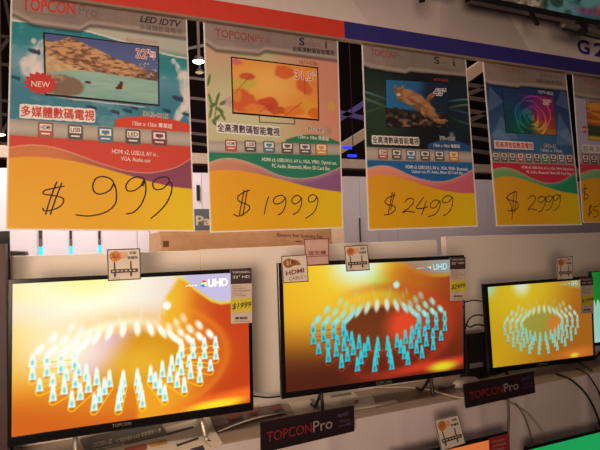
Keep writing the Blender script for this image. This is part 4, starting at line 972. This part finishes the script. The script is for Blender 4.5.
cable('cable', [ony(250, 395.5, 1.745), ony(258, 396.5, 1.75), ony(268, 397.5, 1.75), ony(278, 396.5, 1.75), ony(286, 395, 1.745)], .003, M_cbl, 'dark cable running at the foot of the back panel between the two largest televisions')
cable('cable', [onz(352, 388, ZS+.006), onz(380, 387.5, ZS+.006), onz(410, 387.5, ZS+.006), onz(430, 390, ZS+.006), onz(447, 395, ZS+.006), onz(458, 397.6, ZS+.006), onz(466, 398.2, ZS+.008)], .0032, M_cbe, 'beige cable lying along the counter under the middle television')
Yc = Ye-.022
cable('cable', [onz(486, 385, ZS+.004), onz(494, 391, ZS+.004), ony(500, 398, Yc), ony(512, 404, Yc), ony(526, 413, Yc-.004), ony(538, 426, Yc-.004), ony(548, 440, Yc), ony(556, 452, Yc), ony(560, 470, Yc)], .0028, M_cbe, 'beige cable drooping below the right TOPCONPro sign')
cable('cable', [ony(516, 404, Yc-.006), ony(524, 416, Yc-.006), ony(530, 432, Yc-.006), ony(533, 450, Yc-.006), ony(535, 470, Yc-.006)], .0024, M_cgr, 'grey cable curving down left of the beige drooping cable')
cable('cable', [ony(508, 396, Yc-.003), ony(509, 415, Yc-.003), ony(508.5, 435, Yc-.003), ony(510, 470, Yc-.003)], .0042, M_cgr, 'thick grey cable hanging straight down below the right TOPCONPro sign')
cable('cable', [onz(556, 374, ZS+.005), onz(566, 377, ZS+.006), ony(575, 383, Yc), ony(586, 394, Yc-.004), ony(594, 408, Yc-.004), ony(600, 425, Yc), ony(604, 450, Yc)], .0042, M_cbl, 'thick black cable hanging over the counter edge at far right')
cable('cable', [onz(576, 368, ZS+.006), onz(586, 373, ZS+.008), ony(593, 382, Yc-.002), ony(600, 395, Yc-.004), ony(606, 420, Yc)], .003, M_cbl, 'thinner black cable right of the thick one at the counter edge')

# TOPCONPro signs on the counter edge
M_sgn = mat('sign_black', rgb(38, 26, 30), .3, vary=.05); M_sgr = mat('sign_red', rgb(140, 34, 38), .4); M_sgw = mat('sign_white', rgb(150, 136, 132), .4); M_sgp = mat('sign_purple', rgb(100, 75, 115), .4)
def brand_sign(px, Y, lbl, w):
    q = Quad(*[ony(x, y, Y) for x, y in px])
    t = thing('brand_sign', (q.c[2]+q.c[3])/2, lbl, 'sign', 'black signs on the counter edge')
    b = MB().m(M_sgn); q.slab(b, 0, -.006); b.build('plate', t, bevel=.001)
    b = MB(); X = lambda u, v: proj(q.pt(u, v))
    h = abs(X(.3, 0)[1]-X(.3, 1)[1])
    text(b, q, 'TOPCON', X(.06, .47), X(.525, .49), h*.33, M_sgr, bold=.0); text(b, q, 'Pro', X(.54, .50), X(.75, .51), h*.36, M_sgw)
    text(b, q, 'AigoLED', X(.80, .72), X(.94, .74), h*.16, M_sgp, sh=.3); text(b, q, 'Official', X(.83, .50), X(.95, .50), h*.08, M_sgp); text(b, q, 'Dealer 專賣', X(.82, .33), X(.96, .34), h*.09, M_sgp)
    b.build('lettering', t)
brand_sign([(260.6, 421.8), (354, 405.6), (354.6, 431.4), (260.8, 453.5)], 1.498, 'black TOPCONPro sign on the counter edge between the leftmost and middle televisions', 0)
brand_sign([(463.8, 384.4), (533.6, 370.6), (535.6, 392.8), (466.2, 408.4)], 1.498, 'black TOPCONPro sign on the counter edge below the amber television', 0)

# ================================================================== lower row of sets in front of the counter
Yl = 1.44
zl = CZ-1.02
def simple_fn(c, c2=None):
    def f(U, V): return mixc(base(U, c), base(U, c2 if c2 is not None else c), U)
    return f
LT1, LS1, LTT1 = television([(390, 458), (506.8, 431), (510, 560), (394, 610)], Yl, 'television with a plain orange screen on the lower shelf, mostly below the frame', simple_fn(C(245, 140, 70), C(235, 120, 60)), (.010, .012, .016, .02), .75, 8, 8, group='televisions on the lower shelf')
LT2, LS2, LTT2 = television([(526.4, 446.5), (680, 408.5), (684, 520), (531, 570)], Yl, 'television with a plain green screen on the lower shelf at the bottom right corner', simple_fn(C(28, 165, 88), C(30, 170, 95)), (.010, .012, .014, .02), .85, 8, 8, group='televisions on the lower shelf')
q = LT1.sub([(487.5, 437.5), (507, 432.8), (509, 476), (489, 481)])
r = thing('spec_label', q.pt(.5, 0, .006), 'dark red label with faint writing on the orange-screened lower television', 'label', 'specification labels on the televisions')
b = MB().m(mat('label_red', rgb(150, 40, 50), .45)); q.slab(b, .0075, .006); b.build('card', r)
b = MB(); [text(b, q, 'TOPCONPro' if k % 2 == 0 else '全高清智能電視', (490, 441.5+k*4.2), (504, 438.4+k*4.2), 2, M_pink, off=.0079) for k in range(4)]; b.build('print', r)
tag_card([(434.4, 420), (458.2, 414.4), (466, 443.5), (441.5, 451.5)], Yl-.008, 'bracket', 'white tilted card with a wall bracket drawing, leaning on the lower orange television', )
bz_ = min(LT1.c[3].z, LT2.c[2].z, LT2.c[3].z, LT1.c[2].z)
lc = thing('lower_shelf', (1.2, 1.38, 0), 'low white display shelf in front of the counter, under the lower televisions', 'shelf')
b = MB().m(M_cnt); b.box((-.2, 1.24, bz_-.03), (3.0, 1.505, bz_-.012)); b.build('shelf_top', lc)
b = MB().m(M_cnt); b.box((-.2, 1.26, 0), (3.0, 1.50, bz_-.03)); b.build('carcass', lc)
for qq, tt in ((LT1, LTT1), (LT2, LTT2)):
    for u in (.15, .85):
        b = MB().m(M_black); p = qq.pt(u, .0, -.01); b.box((p.x-.01, p.y-.06, bz_-.012), (p.x+.01, p.y+.05, bz_-.004)); b.beam((p.x, p.y, bz_-.005), (p.x, p.y, p.z+.015), .018, .012); b.build('foot', tt)

# ================================================================== upper sets mounted on the header board
def upic(U, V):
    n = fbm(U*2, V, 6, 3)
    A = mixc(base(U, C(60, 120, 125)), base(U, C(120, 165, 160)), sm(.35, .65, n)); A = mixc(A, base(U, C(50, 80, 60)), sm(.5, .7, fbm(U*2+.4, V, 14, 8)))
    A = mixc(A, mixc(base(U, C(120, 90, 70)), base(U, C(215, 190, 160)), sm(.35, .65, fbm(U*2, V, 30, 5))), 1-sm(.27, .30, U))
    A = mixc(A, base(U, C(225, 80, 60)), blob(U, V, .585, .09, .04, .05, 0, .7)); A = mixc(A, base(U, C(200, 60, 110)), blob(U, V, .50, .06, .05, .03, 0, .7)*.6)
    return A
Yu = 1.13
def upper_tv(p0, p1, lbl, foot_px, clamp_px=None):
    a = ony(*p0, Yu); c = ony(*p1, Yu); z0 = a.z; Hh = .40
    q = Quad(Vector((a.x, Yu-.03, z0+Hh)), Vector((c.x, Yu-.03, z0+Hh)), Vector((c.x, Yu, z0)), Vector((a.x, Yu, z0)))
    t = thing('wall_television', (q.c[2]+q.c[3])/2, lbl, 'television', 'televisions mounted on the header board')
    b = MB().m(M_gloss); f = .004; v0 = .018/Hh; u0 = .012/q.W
    o = [(0, 0), (1, 0), (1, 1), (0, 1)]; i_ = [(u0, v0), (1-u0, v0), (1-u0, 1-v0), (u0, 1-v0)]
    vs = [q.pt(u, v, f) for u, v in o]+[q.pt(u, v, f) for u, v in i_]+[q.pt(u, v, 0) for u, v in i_]+[q.pt(u, v, -.02) for u, v in o]; fs = []
    for k in range(4):
        j = (k+1) % 4; fs += [[k, j, 4+j, 4+k], [4+k, 4+j, 8+j, 8+k], [12+k, 12+j, j, k]]
    fs.append([15, 14, 13, 12]); b.add(vs, fs); b.build('bezel', t)
    q.subuv(u0, v0, 1-u0, 1-v0).raster('screen', t, 150, 80, upic, .0005, mat_print('screen_glow_upper', .25, .28))
    b = MB().m(M_black); b.box(((a.x+c.x)/2-.1, Yu-.02, z0+.12), ((a.x+c.x)/2+.1, Yh-.0008, z0+.28)); b.build('wall_mount', t)
    for (x0, y0), (x1, y1), w_ in foot_px:
        b = MB().m(M_black); b.beam(ony(x0, y0, Yu-.004), ony(x1, y1, Yu-.03), w_, w_*.8); b.build('stand_foot', t, bevel=.002)
    return q, t
UQ, UT = upper_tv((470, 0.4), (680, 45.5), 'television with a bluish green picture at the top right, above the blue stripe', [((530, 10), (537.5, 25), .012)])
b = MB().m(mat('foot_grey', rgb(120, 110, 104), .35, metal=.3)); add_tube(b, [ony(561, 25.5, Yu-.02), ony(575, 27.3, Yu-.02), ony(590, 30.5, Yu-.02), ony(604, 35, Yu-.02)], .0105, 10); tag(b.build('stand_bar', UT, smooth=True), 'grey rounded stand bar')
b = MB().m(M_black); b.beam(ony(580.7, 21, Yu-.024), ony(581.5, 34, Yu-.024), .022, .03); b.beam(ony(562, 29, Yu-.021), ony(604, 40, Yu-.021), .005, .006); b.build('bar_clamp', UT)

UQ2, UT2 = upper_tv((250, -52), (455, -3.6), 'upper television left of the bluish green one, only its foot tip in view', [((421, -12), (422, .9), .016)])

# ================================================================== things behind the back panels
# rear counter that carries the boxes
rc = MB().m(M_cnt); zr = CZ-.13; rc.box((-.75, 1.865, 0), (3.6, 3.3, zr)); tag(rc.build('rear_counter'), 'rear counter hidden behind the white panels, carrying the cardboard box', 'counter')
M_card = mat('cardboard', rgb(196, 152, 108), .7, vary=.08, scale=25, bump=.1); M_card2 = mat('cardboard_light', rgb(208, 172, 128), .7, vary=.05)
Yb_ = 2.3; pL, pR = ony(160.5, 236, Yb_), ony(330.8, 230.5, Yb_); zc = ony(240, 229.5, Yb_).z
cb = thing('cardboard_box', ((pL.x+pR.x)/2, Yb_+.2, zr), 'long brown cardboard box reading Electric Fan, lying behind the white panels', 'box')
b = MB().m(M_card); b.box((pL.x, Yb_, zr), (pR.x, Yb_+.4, zc)); b.build('carton', cb, bevel=.003)
QB = Quad(Vector((pL.x, Yb_, zc)), Vector((pR.x, Yb_, zc)), Vector((pR.x, Yb_, zr)), Vector((pL.x, Yb_, zr)))
b = MB(); text(b, QB, 'Electric Fan Scenery Fan', (277, 235.4), (323, 237), 4.4, M_tx_brown, bold=.01, off=.001)
b.m(M_card2); u, v = QB.inv(171, 232); QB.rect(b, .0, .92, 1, .93, .001); b.m(M_tx_brown); a_, c_ = QB.inv(161, 241), QB.inv(169, 247); QB.rect(b, a_[0]+.01, c_[1], c_[0], a_[1], .0008)
u, v = QB.inv(300, 240.5); QB.rect(b, u-.03, v-.03, u+.01, v-.005, .0008); b.build('box_print', cb)
M_pa = mat('sign_bluegrey', rgb(96, 112, 128), .5); M_pat = mat('sign_cream', rgb(222, 205, 180), .5)
Yp = 2.36; a_ = ony(188, 209, Yp); c_ = ony(262, 232.2, Yp)
ps = thing('brand_board', ((a_.x+c_.x)/2, Yp+.03, zc), 'blue-grey board with cream letters Pa, seen between the $999 and $1999 posters', 'sign')
b = MB().m(M_pa); b.box((a_.x, Yp, zc), (c_.x, Yp+.05, a_.z)); b.build('board', ps)
QP = Quad(Vector((a_.x, Yp, a_.z)), Vector((c_.x, Yp, a_.z)), Vector((c_.x, Yp, zc)), Vector((a_.x, Yp, zc)))
b = MB(); text(b, QP, 'Panasonic', (195.8, 220.5), (258, 221.5), 9.5, M_pat, bold=.02, off=.001); b.build('letters', ps)
# white carton at the right end of the cardboard box
a_ = ony(331.3, 228, 2.3); c_ = ony(345, 247, 2.3); a_.x = max(a_.x, pR.x+.004)
b = MB().m(mat('carton_white', rgb(238, 215, 185), .6)); b.box((a_.x, 2.3, zr), (c_.x, 2.55, ony(338, 221, 2.3).z)); tag(b.build('white_carton', bevel=.003), 'small cream carton standing at the right end of the cardboard box', 'box')
a_ = ony(8.8, 251.8, 1.88); c_ = ony(28.5, 252.5, 1.88)
b = MB().m(mat('device_grey', rgb(70, 62, 58), .5)); b.hexa([(a_.x, 1.88, zr), (c_.x+.006, 1.88, zr), (c_.x+.006, 2.0, zr), (a_.x, 2.0, zr)], [(a_.x, 1.88, a_.z+.004), (c_.x-.01, 1.88, c_.z+.004), (c_.x-.01, 2.0, c_.z+.004), (a_.x, 2.0, a_.z+.004)]); tag(b.build('grey_device', bevel=.004), 'dark grey flat-topped device peeking over the left end of the white panel', 'device')
# the opposite booth: white wall of panels with dark and cyan light slots
Yw = 3.6; wz = ony(353, 176.5, Yw).z
M_far = mat('far_panel_white', rgb(214, 205, 212), .6, vary=.03, scale=3); M_seam = mat('panel_seam', rgb(100, 84, 76), .6)
fp_x = [-1.2]+[ony(x, 235, Yw).x for x in (40.5, 70.5, 99, 137, 203, 361, 379, 397.5, 489, 557.5)]+[8.5]
for i in range(len(fp_x)-1):
    b = MB().m(M_far); b.box((fp_x[i]+.0015, Yw, 0), (fp_x[i+1]-.0015, Yw+.04, wz)); o = b.build('booth_panel')
    tag(o, ['white booth wall panel at far left, behind the first cyan slot', 'white booth wall panel between the first and second cyan slots', 'white booth wall panel between the second and third cyan slots', 'bluish white booth wall panel right of the third cyan slot', 'white booth wall panel seen below and right of the $999 poster', 'wide white booth wall panel seen in the gap right of the $1999 poster', 'narrow booth wall panel behind the left of the $2499 poster', 'narrow booth wall panel second behind the $2499 poster', 'wide booth wall panel seen in the gap right of the $2499 poster', 'booth wall panel under the $2999 poster', 'booth wall panel at far right behind the last poster'][i], 'panel', 'white panels of the booth behind')
b = MB().m(mat('booth_backing', rgb(120, 105, 98), .7)); b.box((-1.2, Yw+.042, 0), (8.5, Yw+.06, wz-.02)); tag(b.build('wall_booth'), kind='structure')
b = MB().m(mat('beam_pale', rgb(196, 170, 150), .6)); z_ = ony(353, 162, Yw+.3).z; z2 = ony(353, 166, Yw+.3).z
b.box((-1.4, Yw+.3, z2-.02), (8.6, Yw+.4, z_+.025)); tag(b.build('booth_beam'), 'long pale horizontal beam of the booth behind, seen in the gaps between posters', 'beam')
M_cy = mat('cyan_light', rgb(30, 185, 225), .4, emit=1.1)
for x, y0, y1, y2, w_, l in ((40.3, 231, 246.5, 257, 4.2, 'leftmost'), (70.5, 231, 246, 256, 3.4, 'middle'), (99.2, 231, 245, 255, 3.2, 'rightmost')):
    Ys = Yw-.02; t = thing('light_slot', ony(x, y2, Ys), 'dark slot lit cyan at its foot, %s of three under the $999 poster' % l, 'light', 'cyan-lit slots in the booth wall')
    a_, c_, e_ = ony(x-w_/2, 200, Ys), ony(x+w_/2, y1, Ys), ony(x, 262, Ys)
    b = MB().m(M_black); b.box((a_.x, Ys, c_.z), (c_.x, Yw+.002, a_.z)); b.build('dark_slot', t)
    b = MB().m(M_seam); d_ = ony(x, 239, Ys); b.box((a_.x+.002, Ys-.003, c_.z), (c_.x-.002, Ys, d_.z)); b.build('brown_insert', t)
    b = MB().m(M_cy); b.box((a_.x, Ys, e_.z), (c_.x, Yw+.002, c_.z)); tag(b.build('lit_end', t), 'glowing cyan lower end')
for x, y0, y1, w_, l in ((149.3, 205, 262, 1.2, 'thin dark slot in the booth wall right of the three cyan slots'), (198.3, 185, 200.5, 3.6, 'short dark slot in the booth wall between the first two posters'), (360.3, 218, 242, 1.4, 'thin dark slot in the booth wall left of the $2499 poster')):
    a_, c_ = ony(x-w_/2, y0, Yw-.012), ony(x+w_/2, y1, Yw-.012); b = MB().m(M_black); b.box((a_.x, Yw-.012, c_.z), (c_.x, Yw+.002, a_.z)); tag(b.build('dark_slot'), l, 'slot')

# dark post at the left edge
p = ony(6.5, 350, 1.66); b = MB().m(mat('post_dark_red', rgb(66, 28, 24), .5, vary=.2)); b.box((p.x-.09, 1.66, ZS), (p.x, 1.72, CZ+.03)); tag(b.build('dark_post'), 'dark reddish brown post at the left edge beside the leftmost television', 'post')
b = MB().m(mat('panel_black', rgb(24, 20, 20), .6)); p2 = ony(9.3, 240, 1.78); b.box((p2.x-.30, 1.78, ZS), (p2.x, 1.80, CZ+.07)); tag(b.build('black_side_panel'), 'black side panel behind the dark post at the left edge', 'panel')

# ================================================================== hall: floor, walls, ceiling, roof steel, lamps
b = MB().m(mat('hall_carpet', rgb(110, 92, 84), .9, vary=.15, scale=60)); b.add([(-8, -6, 0), (16, -6, 0), (16, 14, 0), (-8, 14, 0)], [[0, 1, 2, 3]]); tag(b.build('floor'), kind='structure')
M_dark = mat('hall_dark', rgb(52, 38, 36), .9)
b = MB().m(M_dark); b.box((-8, 13.9, 0), (16, 14, 9)); tag(b.build('wall_back'), kind='structure')
b = MB().m(M_dark); b.box((-8, -6, 9), (16, 14, 9.1)); tag(b.build('ceiling'), kind='structure')
b = MB().m(M_dark); b.box((-8.1, -6, 0), (-8, 14, 9)); tag(b.build('wall_left'), kind='structure')
b = MB().m(M_dark); b.box((16, -6, 0), (16.1, 14, 9)); tag(b.build('wall_right'), kind='structure')
M_steel = mat('roof_steel', rgb(120, 104, 98), .5, vary=.1); M_pale = mat('beam_cream', rgb(205, 180, 150), .6); M_purp = mat('beam_purple', rgb(92, 80, 150), .5)
def truss(name, y, lbl, pts, w, mt, cat='truss', group=None):
    t = thing(name, ony(*pts[0][0], y), lbl, cat, group)
    for (x0, y0), (x1, y1) in pts:
        b = MB().m(mt); b.beam(ony(x0, y0, y), ony(x1, y1, y), w); b.build('beam', t)
    return t
def ladder(name, Y, xs_, ys_, lbl, w=.05, extra=()):
    pts = [((xs_[0], y), (xs_[1], y+(xs_[1]-xs_[0])*.12)) for y in ys_]+list(extra)
    return truss(name, Y, lbl, pts, w, M_steel, 'truss', 'roof trusses')
ladder('roof_truss', 7.0, (-20, 30), (34, 62, 98, 112, 141), 'steel roof truss seen at the left edge beside the $999 poster', .035, [((3, -10), (12, 34)), ((-8, 62), (9, 38)), ((-4, 141), (12, 118))])
ladder('roof_truss', 7.2, (180, 220), (77, 97, 119, 132, 142), 'steel roof truss seen in the gap between the first two posters', .04, [((183, 50), (212, 44))])
truss('roof_truss', 7.4, 'steel roof truss seen in the gap between the $2499 and $2999 posters', [((458, 84+k*13), (500, 90+k*13)) for k in range(6)]+[((460, 97), (494, 84)), ((460, 125), (498, 108))], .075, M_steel, 'truss', 'roof trusses')
truss('diagonal_beam', 6.0, 'cream diagonal beam at the top of the gap right of the $2499 poster', [((455, 84), (500, 53))], .16, M_pale, 'beam')
truss('diagonal_beam', 6.0, 'cream diagonal beam low in the gap between the $1999 and $2499 posters', [((335, 152), (375, 127))], .12, M_pale, 'beam')
truss('purple_beam', 6.4, 'purple crossing beams high in the gap left of the $2499 poster', [((335, 122), (372, 98)), ((335, 112), (372, 121))], .07, M_purp, 'beam')  # beams in a purple base colour
b = MB().m(mat('blue_lamp', rgb(40, 50, 235), .4, emit=1.6)); 
for x, y in ((347, 147.5), (352, 155.5)): p = ony(x, y, 5.5); b.box((p.x-.05, 5.5, p.z-.015), (p.x+.07, 5.53, p.z+.015))
b.m(M_dark); b.beam(p+Vector((.03, .02, .01)), (p.x+.03, 5.52, 9), .008); b.beam(p+Vector((.03, .02, .01)), p+Vector((.03, .02, .12)), .008); tag(b.build('blue_light_bar'), 'blue glowing light bars low in the gap left of the $2499 poster', 'light')
def spot(px, py, Y, r, e, lbl):
    p = ony(px, py, Y); t = thing('ceiling_lamp', p+Vector((0, 0, .25)), lbl, 'lamp', 'hanging hall lamps')
    b = MB().m(mat('lamp_glow_%.0f' % e, rgb(255, 225, 190), .4, emit=e)); vs = [p+Vector((0, 0, -r*.35))]; n = 20; fs = []
    for k, (f, z) in enumerate(((.5, -.28), (.85, -.12), (1, 0))): vs += [p+Vector((r*f*math.cos(i*2*math.pi/n), r*f*math.sin(i*2*math.pi/n), z*r)) for i in range(n)]
    fs += [[0, 1+(i+1) % n, 1+i] for i in range(n)]+[[1+k*n+i, 1+k*n+(i+1) % n, 1+(k+1)*n+(i+1) % n, 1+(k+1)*n+i] for k in range(2) for i in range(n)]; b.add(vs, fs); b.build('lens', t, smooth=True)
    b = MB().m(M_steel); R_ = []
    for f, z in ((1.05, 0), (.9, .5), (.5, .9), (.2, 1.0)): R_ += [p+Vector((r*f*math.cos(i*2*math.pi/n), r*f*math.sin(i*2*math.pi/n), z*r)) for i in range(n)]
    b.add(R_, [[k*n+i, k*n+(i+1) % n, (k+1)*n+(i+1) % n, (k+1)*n+i] for k in range(3) for i in range(n)]+[[3*n+i for i in range(n)]]); b.beam(p+Vector((0, 0, r)), Vector((p.x, p.y, 9)), .03); b.build('housing', t)
spot(198.5, 61.5, 6.5, .075, 12, 'bright hanging lamp seen between the $999 and $1999 posters')
spot(.5, 134.5, 6.5, .05, 6, 'bright hanging lamp at the left edge beside the $999 poster')
spot(199.5, 72.5, 8.5, .07, .5, 'dim glow standing in for the reflection of the bright lamp just above it')  # glowing shape imitates the upper lamp's dim reflection, not another lamp

# ================================================================== light
def area(name, loc, to, size, power, c):
    l = bpy.data.lights.new(name, 'AREA'); l.shape = 'DISK'; l.size = size; l.energy = power; l.color = c
    o = bpy.data.objects.new(name, l); col.objects.link(o); o.location = loc
    o.rotation_euler = (Vector(to)-Vector(loc)).to_track_quat('-Z', 'Y').to_euler(); return o
L_ = area('aisle_fill', (-1.1, -1.3, 1.25), (.25, 1.3, 1.45), 1.2, 10.5, (1, .77, .60)); L_.data.spread = math.radians(62)  # unseen fill for glow from opposite, spread narrowed so brightness falls off the posters
area('hall_light', (.5, -2.4, 3.4), (.8, 1.5, 1.2), 2.0, 8.5, (1, .68, .60))
area('booth_light', (.0, 2.9, 2.6), (-.2, 3.6, 1.3), .8, 30, (1, .91, .84))
area('booth_light', (2.6, 2.9, 3.0), (2.6, 3.4, 1.2), .8, 8, (1, .86, .80))
area('roof_fill', (3, 4.6, 6.5), (4, 7.5, 2.2), 2.5, 150, (1, .78, .70))  # unseen fill added to lift the dark roof steel in the gaps
area('panel_fill', (1.0, 1.45, 2.6), (1.1, 1.78, 1.3), .25, 4, (1, .74, .64))  # unseen fill added above the back panels to brighten their tops
area('panel_fill', (-.35, 1.45, 2.5), (-.10, 1.78, 1.3), .25, 10, (1, .82, .60))  # stronger added fill for the left back panel
w = bpy.data.worlds.new('world'); sc.world = w; w.use_nodes = True
w.node_tree.nodes['Background'].inputs['Color'].default_value = (.55, .42, .38, 1); w.node_tree.nodes['Background'].inputs['Strength'].default_value = .09
sc.view_settings.view_transform = 'Standard'; sc.view_settings.look = 'None'; sc.view_settings.gamma = 1; sc.view_settings.exposure = 0
sc.view_settings.use_curve_mapping = False
